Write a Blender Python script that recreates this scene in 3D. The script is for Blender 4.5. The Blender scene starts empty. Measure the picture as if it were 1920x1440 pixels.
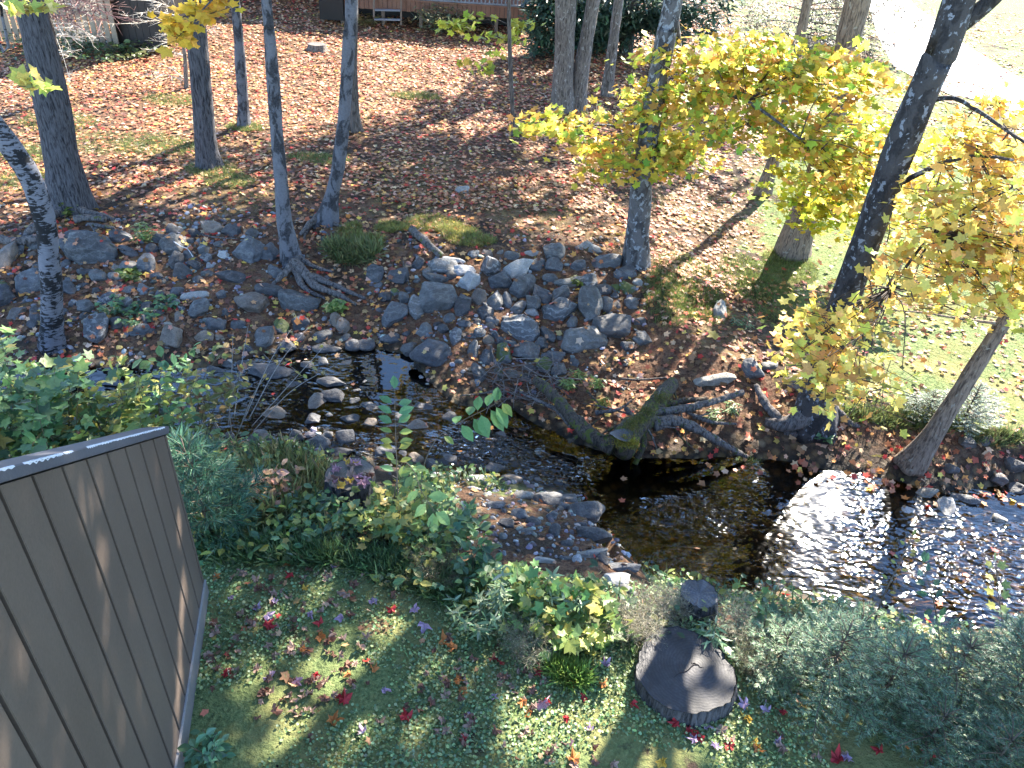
import bpy, math, random
import numpy as np
from mathutils import Vector, Matrix

random.seed(7)
RNG = np.random.default_rng(7)
SC = bpy.context.scene
COL = SC.collection
PI = math.pi

# ------------------------------------------------------------------ camera
F = 1440.0
EYE = np.array([0.0, 0.0, 5.0])
PITCH, ROLL = math.radians(35.0), math.radians(4.0)
ROT = (Matrix.Rotation(PI / 2 - PITCH, 3, 'X') @ Matrix.Rotation(ROLL, 3, 'Z'))
RM = np.array(ROT)
cam_d = bpy.data.cameras.new('camera')
cam = bpy.data.objects.new('camera', cam_d)
COL.objects.link(cam)
cam.matrix_world = Matrix.Translation(Vector(EYE)) @ ROT.to_4x4()
cam_d.sensor_width = 36.0
cam_d.lens = 36.0 * F / 1920
cam_d.clip_start, cam_d.clip_end = 0.05, 900
SC.camera = cam


def ray(px, py):
    d = np.array([(px - 960) / F, -(py - 720) / F, -1.0])
    return RM @ d            # depth 1 along the view axis


def pix(p):
    p = np.atleast_2d(p) - EYE
    c = p @ RM
    z = np.minimum(c[:, 2], -1e-3)
    return 960 + F * c[:, 0] / -z, 720 - F * c[:, 1] / -z, -c[:, 2]


def on_z(px, py, z):
    d = ray(px, py)
    return EYE + d * ((z - EYE[2]) / d[2])


def on_y(px, py, y):
    d = ray(px, py)
    return EYE + d * (y / d[1])


def at_depth(px, py, dep):
    return EYE + ray(px, py) * dep


# ------------------------------------------------------------------ noise
def _h(i, j, k, s):
    with np.errstate(over='ignore'):
        n = (i * 374761393 + j * 668265263 + k * 2147483647 + s * 1274126177).astype(np.int64)
        n = (n ^ (n >> 13)) * 1274126177
        n = n ^ (n >> 16)
    return (n & 0xFFFF) / 65535.0


def vnoise(p, s=0):
    p = np.asarray(p, float)
    i = np.floor(p).astype(np.int64)
    f = p - i
    f = f * f * (3 - 2 * f)
    out = 0
    for a in (0, 1):
        for b in (0, 1):
            for c in (0, 1):
                w = (f[:, 0] if a else 1 - f[:, 0]) * (f[:, 1] if b else 1 - f[:, 1]) * (f[:, 2] if c else 1 - f[:, 2])
                out = out + w * _h(i[:, 0] + a, i[:, 1] + b, i[:, 2] + c, s)
    return out * 2 - 1


def fbm(p, o=3, s=0):
    t, a = 0, 1.0
    p = np.asarray(p, float)
    for k in range(o):
        t = t + a * vnoise(p * 2 ** k, s + k)
        a *= .5
    return t


def n2(x, y, sc=1.0, o=3, s=0):
    x = np.asarray(x, float)
    return fbm(np.stack([x * sc, np.asarray(y, float) * sc, np.zeros_like(x) + .37], -1), o, s)


def sstep(a, b, x):
    t = np.clip((x - a) / (b - a), 0, 1)
    return t * t * (3 - 2 * t)


# ------------------------------------------------------------------ objects
def tag(o, label=None, cat=None, group=None, kind=None):
    if label: o['label'] = label
    if cat: o['category'] = cat
    if group: o['group'] = group
    if kind: o['kind'] = kind
    return o


def empty(name, loc, label, cat, group=None):
    o = bpy.data.objects.new(name, None)
    o.empty_display_size = .1
    o.location = Vector([float(v) for v in loc])
    COL.objects.link(o)
    return tag(o, label, cat, group)


def mesh_obj(name, V, Fc, mat, parent=None, col=None, smooth=True, attrs=None, origin=None):
    """V (N,3) world coordinates; Fc list of faces or (M,k) array"""
    V = np.asarray(V, float)
    if parent is not None:
        off = np.array(parent.location)
        if parent.parent is not None:
            off = off + np.array(parent.parent.location)
    else:
        off = np.zeros(3) if origin is None else np.asarray(origin, float)
    V = V - off
    me = bpy.data.meshes.new(name)
    if isinstance(Fc, np.ndarray):
        m, k = Fc.shape
        me.vertices.add(len(V)); me.vertices.foreach_set('co', V.astype(np.float32).ravel())
        me.loops.add(m * k); me.loops.foreach_set('vertex_index', Fc.astype(np.int32).ravel())
        me.polygons.add(m); me.polygons.foreach_set('loop_start', np.arange(0, m * k, k, dtype=np.int32))
        me.update(calc_edges=True)
    else:
        me.from_pydata(V.tolist(), [], [list(f) for f in Fc])
    if smooth is not None:
        me.polygons.foreach_set('use_smooth', np.full(len(me.polygons), bool(smooth)))
    if col is not None:
        a = me.attributes.new('col', 'FLOAT_COLOR', 'POINT')
        c = np.ones((len(V), 4), np.float32); c[:, :3] = col
        a.data.foreach_set('color', c.ravel())
    for k, v in (attrs or {}).items():
        a = me.attributes.new(k, 'FLOAT_COLOR', 'POINT')
        c = np.ones((len(V), 4), np.float32); c[:, :3] = v
        a.data.foreach_set('color', c.ravel())
    if mat: me.materials.append(mat)
    o = bpy.data.objects.new(name, me)
    COL.objects.link(o)
    if parent is not None:
        o.parent = parent
    elif origin is not None:
        o.location = Vector([float(v) for v in origin])
    return o


class MB:
    def __init__(s):
        s.V, s.F, s.C, s.n = [], [], [], 0

    def add(s, V, Fc, col=None):
        V = np.asarray(V, float)
        s.V.append(V)
        s.F += [tuple(int(i) + s.n for i in f) for f in Fc]
        s.C.append(np.tile(np.array(col if col is not None else (1, 1, 1), float), (len(V), 1)) if np.ndim(col) < 2 else np.asarray(col))
        s.n += len(V)
        return s

    def box(s, c, ax, h, col=None):
        """c centre, ax 3 axis vectors, h half sizes"""
        c = np.asarray(c, float); ax = np.asarray(ax, float)
        V = [c + a * h[0] * ax[0] + b * h[1] * ax[1] + d * h[2] * ax[2] for a in (-1, 1) for b in (-1, 1) for d in (-1, 1)]
        return s.add(V, [(0, 1, 3, 2), (4, 6, 7, 5), (0, 4, 5, 1), (2, 3, 7, 6), (0, 2, 6, 4), (1, 5, 7, 3)], col)

    def beam(s, a, b, w, h, up=(0, 0, 1), col=None):
        a, b = np.asarray(a, float), np.asarray(b, float)
        d = b - a; L = np.linalg.norm(d); d = d / L
        r = np.cross(d, up); r /= np.linalg.norm(r); u = np.cross(r, d)
        return s.box((a + b) / 2, (d, r, u), (L / 2, w / 2, h / 2), col)

    def tube(s, path, rad, sides=6, col=None, cap=True, wob=0.0, seed=0, flare=None):
        V, Fc = tube(path, rad, sides, cap, wob, seed, flare)
        return s.add(V, Fc, col)

    def build(s, name, mat, parent=None, smooth=True, origin=None, usecol=True):
        V = np.concatenate(s.V)
        return mesh_obj(name, V, s.F, mat, parent, np.concatenate(s.C) if usecol else None, smooth, origin=origin)


def resample(path, rad, step):
    path = np.asarray(path, float); rad = np.asarray(rad, float)
    # Catmull-Rom through the points
    P = np.vstack([2 * path[0] - path[1], path, 2 * path[-1] - path[-2]])
    out, rr = [], []
    for i in range(len(path) - 1):
        p0, p1, p2, p3 = P[i], P[i + 1], P[i + 2], P[i + 3]
        n = max(1, int(math.ceil(np.linalg.norm(p2 - p1) / step)))
        for k in range(n):
            t = k / n
            out.append(.5 * ((2 * p1) + (-p0 + p2) * t + (2 * p0 - 5 * p1 + 4 * p2 - p3) * t * t + (-p0 + 3 * p1 - 3 * p2 + p3) * t ** 3))
            rr.append(rad[i] * (1 - t) + rad[i + 1] * t)
    out.append(path[-1]); rr.append(rad[-1])
    return np.array(out), np.array(rr)


def tube(path, rad, sides=6, cap=True, wob=0.0, seed=0, flare=None):
    path = np.asarray(path, float)
    n = len(path)
    rad = np.broadcast_to(np.asarray(rad, float), (n,)).copy()
    T = np.gradient(path, axis=0)
    T /= np.linalg.norm(T, axis=1)[:, None] + 1e-9
    ref = np.array([0, 0, 1.0]) if abs(T[0, 2]) < .8 else np.array([1.0, 0, 0])
    N = np.cross(T[0], ref); N /= np.linalg.norm(N)
    rings = []
    ang = np.arange(sides) / sides * 2 * PI
    s = np.concatenate([[0], np.cumsum(np.linalg.norm(np.diff(path, axis=0), axis=1))])
    for i in range(n):
        N = N - T[i] * (N @ T[i]); N /= np.linalg.norm(N) + 1e-9
        B = np.cross(T[i], N)
        r = np.full(sides, rad[i])
        if wob:
            q = path[i] + rad[i] * 1.0 * (np.cos(ang)[:, None] * N + np.sin(ang)[:, None] * B)
            sc = .9 / max(rad.max(), .02)
            r = r * (1 + wob * fbm(np.stack([q[:, 0] * sc, q[:, 1] * sc, q[:, 2] * sc * .45], -1), 3, seed))
        if flare:
            amp, hgt, k, ph = flare
            e = math.exp(-s[i] / hgt)
            r = r * (1 + amp * e * (.55 + .45 * np.cos(k * ang + ph)) )
        rings.append(path[i] + r[:, None] * (np.cos(ang)[:, None] * N + np.sin(ang)[:, None] * B))
    V = np.concatenate(rings)
    Fc = []
    for i in range(n - 1):
        for j in range(sides):
            k = (j + 1) % sides
            Fc.append((i * sides + j, i * sides + k, (i + 1) * sides + k, (i + 1) * sides + j))
    if cap:
        Fc.append(tuple(range(sides))[::-1]); Fc.append(tuple((n - 1) * sides + j for j in range(sides)))
    return V, Fc


# ------------------------------------------------------------------ node materials
class NT:
    def __init__(s, name):
        s.m = bpy.data.materials.new(name); s.m.use_nodes = True
        s.t = s.m.node_tree; s.t.nodes.clear()
        s.out = s.t.nodes.new('ShaderNodeOutputMaterial')

    def n(s, typ, **kw):
        nd = s.t.nodes.new('ShaderNode' + typ)
        for k, v in kw.items():
            if k.startswith('i_'):
                key = k[2:]
                key = int(key) if key.isdigit() else key.replace('_', ' ')
                s.set(nd.inputs[key], v)
            else:
                setattr(nd, k, v)
        return nd

    def set(s, inp, v):
        if isinstance(v, bpy.types.NodeSocket): s.t.links.new(v, inp)
        elif isinstance(v, bpy.types.Node): s.t.links.new(v.outputs[0], inp)
        elif isinstance(v, (tuple, list)) and len(v) == 3 and inp.type == 'RGBA': inp.default_value = (*v, 1)
        else: inp.default_value = v

    def coord(s, kind='Object', scale=(1, 1, 1)):
        tc = s.n('TexCoord')
        mp = s.n('Mapping'); s.set(mp.inputs[0], tc.outputs[kind]); mp.inputs['Scale'].default_value = scale
        return mp.outputs[0]

    def noise(s, vec, scale, detail=4, rough=.6, dist=0.0):
        nd = s.n('TexNoise'); s.set(nd.inputs['Vector'], vec)
        nd.inputs['Scale'].default_value = scale; nd.inputs['Detail'].default_value = detail
        nd.inputs['Roughness'].default_value = rough; nd.inputs['Distortion'].default_value = dist
        return nd.outputs[0]

    def ramp(s, fac, stops, interp='LINEAR'):
        nd = s.n('ValToRGB'); s.set(nd.inputs[0], fac)
        cr = nd.color_ramp; cr.interpolation = interp
        while len(cr.elements) < len(stops): cr.elements.new(.5)
        while len(cr.elements) > len(stops): cr.elements.remove(cr.elements[-1])
        for e, (p, c) in zip(cr.elements, stops):
            e.position = p; e.color = (*c, 1) if len(c) == 3 else c
        return nd.outputs[0]

    def fr(s, fac, a, b):
        nd = s.n('MapRange'); s.set(nd.inputs[0], fac)
        nd.inputs[1].default_value = a; nd.inputs[2].default_value = b
        return nd.outputs[0]

    def mix(s, f, a, b, typ='MIX'):
        nd = s.n('MixRGB', blend_type=typ); s.set(nd.inputs[0], f); s.set(nd.inputs[1], a); s.set(nd.inputs[2], b)
        return nd.outputs[0]

    def math(s, op, a, b=0.0):
        nd = s.n('Math', operation=op); s.set(nd.inputs[0], a); s.set(nd.inputs[1], b)
        return nd.outputs[0]

    def attr(s, name):
        return s.n('Attribute', attribute_name=name)

    def bump(s, h, strength=.5, dist=.02):
        nd = s.n('Bump'); s.set(nd.inputs['Height'], h)
        nd.inputs['Strength'].default_value = strength; nd.inputs['Distance'].default_value = dist
        return nd.outputs[0]

    def pbsdf(s, color, rough=.7, spec=.3, normal=None, **kw):
        b = s.n('BsdfPrincipled'); s.set(b.inputs['Base Color'], color); s.set(b.inputs['Roughness'], rough)
        s.set(b.inputs['Specular IOR Level'], spec)
        if normal is not None: s.set(b.inputs['Normal'], normal)
        for k, v in kw.items(): s.set(b.inputs[k.replace('_', ' ')], v)
        return b.outputs[0]

    def done(s, shader):
        s.t.links.new(shader, s.out.inputs[0]); return s.m


def leaf_mat(name, trans=.42, rough=.45, spec=.35, tboost=1.25):
    t = NT(name)
    a = t.attr('col')
    v = t.noise(t.coord('Object'), 60, 2)
    c = t.mix(.35, a.outputs[0], t.mix(1.0, a.outputs[0], t.ramp(v, [(.3, (.55, .5, .5)), (.7, (1.25, 1.2, 1.1))]), 'MULTIPLY'))
    p = t.pbsdf(c, rough, spec)
    tr = t.n('BsdfTranslucent'); t.set(tr.inputs[0], t.mix(1.0, c, (tboost, tboost, tboost), 'MULTIPLY'))
    m = t.n('MixShader'); m.inputs[0].default_value = trans
    t.set(m.inputs[1], p); t.set(m.inputs[2], tr.outputs[0])
    return t.done(m.outputs[0])


def col_mat(name, rough=.8, spec=.2, sc=25, lo=.6, hi=1.3, bump=.4, dist=.01, stretch=(1, 1, 1)):
    t = NT(name)
    a = t.attr('col')
    v = t.noise(t.coord('Object', stretch), sc, 5)
    c = t.mix(1.0, a.outputs[0], t.ramp(v, [(.25, (lo,) * 3), (.75, (hi,) * 3)]), 'MULTIPLY')
    return t.done(t.pbsdf(c, rough, spec, t.bump(v, bump, dist)))


# ------------------------------------------------------------------ terrain of the place
def W(x):                                   # water level along the brook (falls to the right)
    return -0.95 + .27 * (1 - sstep(-1.5, .7, np.asarray(x, float)))


def _poly(px, zfun):
    pts = []
    for x, y in px:
        z = -.8
        for _ in range(6):
            p = on_z(x, y, z); z = float(zfun(p[0]))
        pts.append(on_z(x, y, z)[:2])
    pts = np.array(pts); pts = pts[np.argsort(pts[:, 0])]
    return pts


FAR = _poly([(-300, 690), (0, 690), (200, 690), (400, 690), (560, 655), (690, 650), (770, 668), (815, 722), (860, 752), (960, 765), (1080, 825), (1200, 865), (1380, 850), (1470, 858), (1600, 885), (1750, 905), (1920, 905), (2200, 925)], W)
LIP = _poly([(-300, 430), (0, 440), (130, 425), (300, 420), (450, 425), (600, 425), (700, 445), (780, 470), (1000, 462), (1160, 480), (1250, 590), (1320, 660), (1420, 690), (1520, 745), (1700, 750), (1800, 790), (1920, 810), (2200, 830)],
            lambda x: np.interp(x, [-12, -3, 1, 2.5, 4, 12], [-.05, -.1, -.15, -.35, -.5, -.5]))
NEAR = _poly([(-300, 800), (0, 800), (250, 800), (430, 825), (560, 850), (680, 880), (800, 890), (960, 905), (1090, 930), (1135, 985), (1130, 1040), (1200, 1080), (1300, 1112), (1400, 1120), (1500, 1130), (1650, 1165), (1920, 1190), (2300, 1220)], W)
NLIP = _poly([(-300, 960), (0, 960), (380, 1010), (600, 1010), (800, 1060), (950, 1120), (1050, 1150), (1200, 1165), (1400, 1190), (1600, 1240), (1920, 1290), (2300, 1330)], lambda x: -.02)


def _i(P, x):
    return np.interp(x, P[:, 0], P[:, 1])


def height(x, y, fine=True):
    x = np.asarray(x, float); y = np.asarray(y, float)
    fa, li, ne, nl = _i(FAR, x), _i(LIP, x), _i(NEAR, x), _i(NLIP, x)
    fa = fa + .10 * n2(x, y * 0, 1.3, 2, 5); ne = ne + .07 * n2(x, y * 0, 1.7, 2, 6)
    li = np.maximum(li, fa + .35); nl = np.minimum(nl, ne - .15)
    w = W(x)
    zl = np.interp(x, [-12, -3, 1, 2.5, 4, 12], [-.05, -.1, -.15, -.35, -.5, -.5])
    z = np.zeros_like(x)
    # near lawn and near bank
    t = np.clip((y - nl) / (ne - nl), 0, 1)
    z = np.where(y <= ne, (w + .03) * t ** 1.35, z)
    # bed
    mid = (ne + fa) / 2; half = (fa - ne) / 2 + 1e-6
    u = np.clip(1 - ((y - mid) / half) ** 2, 0, 1)
    deep = .10 + .22 * sstep(.3, 1.5, x) * (1 - sstep(3.6, 5.0, x))
    bed = w + .03 - deep * np.sqrt(u) * 1.1
    z = np.where((y > ne) & (y < fa), bed, z)
    # far bank
    t = np.clip((y - fa) / (li - fa), 0, 1)
    zb = (w + .03) + (zl - w - .03) * t ** .85
    z = np.where(y >= fa, zb, z)
    # far lawn
    d = y - li
    zf = zl + .022 * d + .0004 * np.clip(d, 0, 60) ** 2 * (x < 4) + .02 * np.clip(x - 3, 0, 20) * np.clip(d, 0, 10) / 10
    z = np.where(d > 0, np.minimum(zf, 3.5), z)
    inbed = (y > ne) & (y < fa)
    amp = np.where(inbed, .05, .05)
    z = z + amp * n2(x, y, .9, 3, 1) * np.where(y < ne - .5, .6, 1)
    if fine:
        bank = ((y > ne - .4) & (y < li + .2))
        z = z + np.where(bank, .028, .010) * n2(x, y, 5.0, 2, 2)
    return z


def G(px, py):
    """where the sight line through a pixel meets the ground"""
    d = ray(px, py)
    t = np.concatenate([np.arange(2, 30, .02), np.arange(30, 150, .2)])
    P = EYE + d * t[:, None]
    below = P[:, 2] < height(P[:, 0], P[:, 1])
    k = int(np.argmax(below)) if below.any() else len(t) - 1
    return P[k]


def gz(x, y):
    return float(height(np.array([x]), np.array([y]))[0])


# ------------------------------------------------------------------ sun, sky, exposure
_r = ray(1575, 945); _r = _r / np.linalg.norm(_r)
SUN = np.array([_r[0], _r[1], -_r[2]])                    # towards the sun: the mirror of the glitter
SUN_EL = math.asin(SUN[2]); SUN_AZ = math.atan2(SUN[0], SUN[1])
ld = bpy.data.lights.new('sun', 'SUN'); ld.energy = 5.0; ld.angle = math.radians(.5); ld.color = (1.0, .92, .80)
lo = bpy.data.objects.new('sun', ld); COL.objects.link(lo)
lo.rotation_euler = Vector(-SUN).to_track_quat('-Z', 'Y').to_euler()
lo.location = (10, 20, 30)
wd = bpy.data.worlds.new('World'); SC.world = wd; wd.use_nodes = True
nt = wd.node_tree; nt.nodes.clear()
sky = nt.nodes.new('ShaderNodeTexSky'); sky.sky_type = 'NISHITA'; sky.sun_disc = False
sky.air_density = .85; sky.dust_density = 0; sky.ozone_density = 3.8; sky.sun_elevation = SUN_EL; sky.sun_rotation = SUN_AZ
bg = nt.nodes.new('ShaderNodeBackground'); bg.inputs[1].default_value = .14
wo = nt.nodes.new('ShaderNodeOutputWorld')
nt.links.new(sky.outputs[0], bg.inputs[0]); nt.links.new(bg.outputs[0], wo.inputs[0])
SC.view_settings.view_transform = 'Standard'; SC.view_settings.look = 'None'
SC.view_settings.exposure = 2.85; SC.view_settings.gamma = 1.0; SC.view_settings.use_curve_mapping = False
SC.cycles.max_bounces = 6; SC.cycles.diffuse_bounces = 3; SC.cycles.glossy_bounces = 3
SC.cycles.transmission_bounces = 3; SC.cycles.transparent_max_bounces = 8
SC.cycles.caustics_reflective = False; SC.cycles.caustics_refractive = False
SC.cycles.sample_clamp_indirect = 6.0
# ------------------------------------------------------------------ ground, water, path
def lit_px(px, py):
    """where the photograph shows sunlight reaching the ground (the crowns are thinner along those sun rays)"""
    L = np.zeros_like(px)
    for cx, cy, rx, ry, k in LIT:
        L = np.maximum(L, k * (1 - sstep(.75, 1.15, np.hypot((px - cx) / rx, (py - cy) / ry))))
    x, y = px, py
    ins = np.zeros(px.shape, bool)
    Q = LITPOLY
    for i in range(len(Q)):
        x1, y1 = Q[i]; x2, y2 = Q[i - 1]
        c = ((y1 > y) != (y2 > y)) & (x < (x2 - x1) * (y - y1) / (y2 - y1 + 1e-9) + x1)
        ins ^= c
    return np.maximum(L, ins * 1.0)


LIT = [(150, 205, 330, 48, 1), (480, 200, 230, 50, 1), (60, 285, 130, 60, .9), (230, 262, 170, 45, .85), (330, 345, 60, 25, .8),
       (30, 360, 60, 40, .8), (720, 112, 130, 32, .8), (760, 152, 120, 30, .7), (590, 60, 60, 20, .3),
       (830, 425, 75, 32, .95), (740, 420, 40, 20, .7), (640, 1250, 60, 40, .7), (560, 1400, 80, 30, .7), (770, 1390, 80, 36, .7), (450, 1390, 50, 40, .7), (850, 1290, 50, 40, .5), (700, 1170, 60, 30, .5), (500, 1230, 40, 26, .6), (760, 1240, 40, 30, .5), (1020, 420, 60, 18, .5), (1040, 350, 110, 40, .55), (1190, 430, 70, 25, .8), (1290, 400, 50, 60, .6),
       (505, 415, 30, 14, .9), (385, 520, 34, 55, .8), (350, 548, 50, 22, .8), (480, 425, 30, 16, .8),
       (880, 505, 60, 24, .8), (975, 510, 55, 28, .75), (1080, 632, 34, 24, .8), (870, 530, 26, 20, .6), (1240, 690, 50, 22, 1), (1250, 730, 30, 16, .8),
       (700, 640, 40, 20, .6), (650, 640, 40, 14, .6),
       (915, 835, 95, 50, 1), (1020, 890, 45, 22, .9), (590, 825, 90, 24, 1), (690, 870, 30, 25, .8), (655, 880, 50, 22, .6),
       (1420, 930, 55, 75, 1), (1290, 980, 150, 60, .75), (1600, 960, 140, 110, 1), (1800, 1000, 180, 110, .95), (1640, 1120, 160, 60, .9), (1560, 880, 60, 20, .9),
       (1150, 960, 60, 50, .3), (1200, 1080, 120, 50, .5),
       (1090, 1310, 160, 75, 1), (1000, 1390, 110, 60, .95), (1180, 1420, 140, 50, .9), (1240, 1225, 50, 26, .7), (1300, 1290, 60, 24, .75), (1200, 1290, 30, 30, .7),
       (1430, 1420, 120, 50, .8), (1330, 1370, 60, 30, .5), (1500, 1170, 130, 90, .9), (1560, 1250, 110, 60, .7), (1160, 1130, 110, 60, .8), (940, 1110, 60, 90, .6), (1320, 1150, 50, 60, .8),
       (840, 930, 40, 40, .8), (690, 1290, 60, 40, .75), (560, 1150, 60, 30, .35), (640, 1400, 100, 40, .5), (430, 1230, 60, 60, .55), (490, 1320, 70, 30, .5), (1690, 1400, 90, 30, .4),
       (1740, 1170, 60, 60, .5), (90, 700, 110, 60, .35), (60, 1000, 1, 1, 0)]
LITPOLY = [(1640, 0), (1920, 0), (1920, 770), (1660, 745), (1570, 660), (1480, 600), (1530, 500), (1410, 420), (1540, 250), (1600, 120)]

xs = np.unique(np.round(np.concatenate([np.linspace(-300, -34, 14), np.linspace(-34, -13, 40), np.arange(-13, -5, .11), np.arange(-5, 6, .075), np.arange(6, 13, .11), np.linspace(13, 36, 45), np.linspace(36, 300, 14)]), 4))
ys = np.unique(np.round(np.concatenate([np.linspace(-60, 1.2, 14), np.arange(1.2, 14, .075), np.arange(14, 34, .16), np.linspace(34, 60, 18), np.linspace(60, 320, 14)]), 4))
X, Y = np.meshgrid(xs, ys, indexing='ij')
x, y = X.ravel(), Y.ravel()
z = height(x, y)
nx, ny = len(xs), len(ys)
idx = np.arange(nx * ny).reshape(nx, ny)
Fq = np.stack([idx[:-1, :-1].ravel(), idx[1:, :-1].ravel(), idx[1:, 1:].ravel(), idx[:-1, 1:].ravel()], -1)
fa, li, ne, nl = _i(FAR, x), _i(LIP, x), _i(NEAR, x), _i(NLIP, x)


def zones(x, y):
    """leaf litter, green cover and stony-wet share of the ground at a spot"""
    fa, li, ne, nl = _i(FAR, x), _i(LIP, x), _i(NEAR, x), _i(NLIP, x)
    nlawn = 1 - sstep(-.3, .1, y - nl)
    bar = (1 - nlawn) * (y < ne + .1)
    bed = ((y > ne) & (y < fa)) * 1.0
    bank = ((y >= fa) & (y < li)) * 1.0
    lawn = (y >= li) * 1.0
    right = sstep(2.6, 5.2, x - .12 * (y - 8))
    na, nb = n2(x, y, .55, 3, 11), n2(x, y, 1.6, 3, 12)
    farl = sstep(13, 20, y)
    lit = nlawn * np.clip(.12 + .3 * nb, 0, 1) + bar * np.clip(.55 + .35 * nb, 0, 1) + bed * .12 + bank * np.clip(.72 + .3 * nb, .2, 1) + lawn * np.clip(.60 + .32 * farl + .22 * na + .25 * nb - .62 * right, .04, 1)
    gre = nlawn * np.clip(.85 + .25 * na, .3, 1) + bar * np.clip(.4 + .4 * na, 0, 1) + bank * np.clip(-.05 + .6 * nb, 0, 1) + lawn * np.clip(.40 - .22 * farl + .65 * right + .45 * na + .2 * nb, 0, 1)
    wet = bed + bank * (1 - sstep(0, .5, y - fa)) * .8 + bar * sstep(-.35, 0, y - ne) * .8
    return lit, gre, np.clip(wet, 0, 1)


Z3 = np.stack(zones(x, y), -1)
t = NT('ground_cover')
co = t.coord('Object')
msk = t.n('SeparateColor'); t.set(msk.inputs[0], t.attr('mask').outputs[0])
nz = t.noise(co, 3.0, 6, .65); nf = t.noise(co, 40, 4, .7)
soil = t.ramp(nf, [(.3, (.022, .016, .012)), (.7, (.085, .06, .042))])
vo = t.n('TexVoronoi'); t.set(vo.inputs['Vector'], co); vo.inputs['Scale'].default_value = 15; vo.inputs['Randomness'].default_value = 1
hs = t.n('SeparateColor'); t.set(hs.inputs[0], vo.outputs['Color'])
leafc = t.ramp(hs.outputs[0], [(0, (.12, .055, .035)), (.2, (.20, .095, .06)), (.42, (.30, .16, .11)), (.6, (.38, .24, .17)), (.75, (.24, .07, .045)), (.88, (.40, .25, .10)), (1, (.46, .35, .29))], 'CONSTANT')
leafc = t.mix(.6, t.mix(1.0, leafc, (.55, .55, .5), 'MULTIPLY'), t.ramp(nf, [(.35, (.018, .013, .01)), (.65, (.20, .12, .075))]))
green = t.ramp(nf, [(.28, (.035, .05, .02)), (.5, (.11, .145, .055)), (.75, (.22, .25, .10))])
moss = t.ramp(nz, [(.35, (.12, .13, .045)), (.65, (.22, .19, .08))])
green = t.mix(t.fr(t.noise(co, 1.4, 4), .45, .62), green, moss)
vb = t.n('TexVoronoi'); t.set(vb.inputs['Vector'], co); vb.inputs['Scale'].default_value = 9
hb = t.n('SeparateColor'); t.set(hb.inputs[0], vb.outputs['Color'])
peb = t.ramp(hb.outputs[0], [(0, (.03, .025, .018)), (.35, (.085, .06, .03)), (.6, (.15, .10, .045)), (.85, (.10, .08, .055)), (1, (.2, .16, .10))])
peb = t.mix(t.fr(vb.outputs['Distance'], .25, .6), peb, (.02, .017, .013))
lm = t.math('GREATER_THAN', t.math('ADD', msk.outputs[0], t.math('MULTIPLY', t.math('SUBTRACT', nz, .5), 1.2)), .5)
gm = t.fr(t.math('ADD', msk.outputs[1], t.math('MULTIPLY', t.math('SUBTRACT', nz, .5), 1.6)), .42, .58)
c = t.mix(gm, soil, green)
c = t.mix(t.math('MULTIPLY', lm, .8), c, leafc)
c = t.mix(msk.outputs[2], c, peb)
hgt = t.math('ADD', nf, t.math('MULTIPLY', vo.outputs['Distance'], .6))
GROUND = t.done(t.pbsdf(c, t.math('SUBTRACT', .95, t.math('MULTIPLY', msk.outputs[2], .5)), .12, t.bump(hgt, .9, .03)))
g = mesh_obj('ground', np.stack([x, y, z], -1), Fq, GROUND, None, None, True, {'mask': Z3})
tag(g, 'leaf littered ground with mossy lawns on both banks of the brook', 'ground', kind='structure')

# water of the brook
xs = np.concatenate([np.linspace(-60, -9, 12), np.arange(-9, 9, .09), np.linspace(9, 60, 12)])
vs = np.linspace(-.35, 1.35, 60)
X, Vv = np.meshgrid(xs, vs, indexing='ij')
ne2, fa2 = _i(NEAR, X.ravel()), _i(FAR, X.ravel())
x = X.ravel(); y = ne2 + (fa2 - ne2) * Vv.ravel()
pxx, pyy, _d = pix(np.stack([x, y, W(x)], -1))
rif = np.zeros_like(x) + .16
foam = np.zeros_like(x)
for cx, cy, rx, ry, k, fo in [(910, 840, 120, 50, 3.6, .75), (590, 825, 100, 25, 3.2, .5), (690, 850, 50, 30, 2.0, .7), (1030, 890, 80, 45, 2.8, .5), (1110, 880, 40, 50, .7, .7), (1750, 1040, 260, 130, .62, .0), (1600, 950, 120, 90, .45, 0), (1880, 1080, 180, 130, 1.3, .1), (1290, 970, 170, 60, 1.0, 0), (1420, 940, 60, 70, .6, 0), (980, 800, 60, 30, .6, .7)]:
    e = 1 - sstep(.3, 1.1, np.hypot((pxx - cx) / rx, (pyy - cy) / ry))
    rif = np.maximum(rif, e * k); foam = np.maximum(foam, e * fo)
for cx, cy, rx, ry in [(745, 705, 85, 60), (1250, 890, 160, 40)]:
    e = 1 - sstep(.6, 1.2, np.hypot((pxx - cx) / rx, (pyy - cy) / ry)); rif = rif * (1 - e * .85)
e = 1 - sstep(.3, 1.2, np.hypot((pxx - 1550) / 75, (pyy - 940) / 62)); rif = rif * (1 - .78 * e)
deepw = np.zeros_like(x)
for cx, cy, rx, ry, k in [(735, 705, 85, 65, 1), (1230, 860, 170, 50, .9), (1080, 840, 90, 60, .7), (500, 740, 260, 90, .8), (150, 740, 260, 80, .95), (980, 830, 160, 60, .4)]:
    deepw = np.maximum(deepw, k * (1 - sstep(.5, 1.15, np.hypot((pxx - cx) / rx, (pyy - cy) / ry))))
z = W(x) + .022 * np.minimum(rif, 1) * n2(x, y, 6, 2, 21) + .006 * np.minimum(rif, 1) * n2(x, y, 18, 1, 22)
nx, ny = len(xs), len(vs); idx = np.arange(nx * ny).reshape(nx, ny)
Fq = np.stack([idx[:-1, :-1].ravel(), idx[1:, :-1].ravel(), idx[1:, 1:].ravel(), idx[:-1, 1:].ravel()], -1)
t = NT('brook_water')
co = t.coord('Object')
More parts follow.
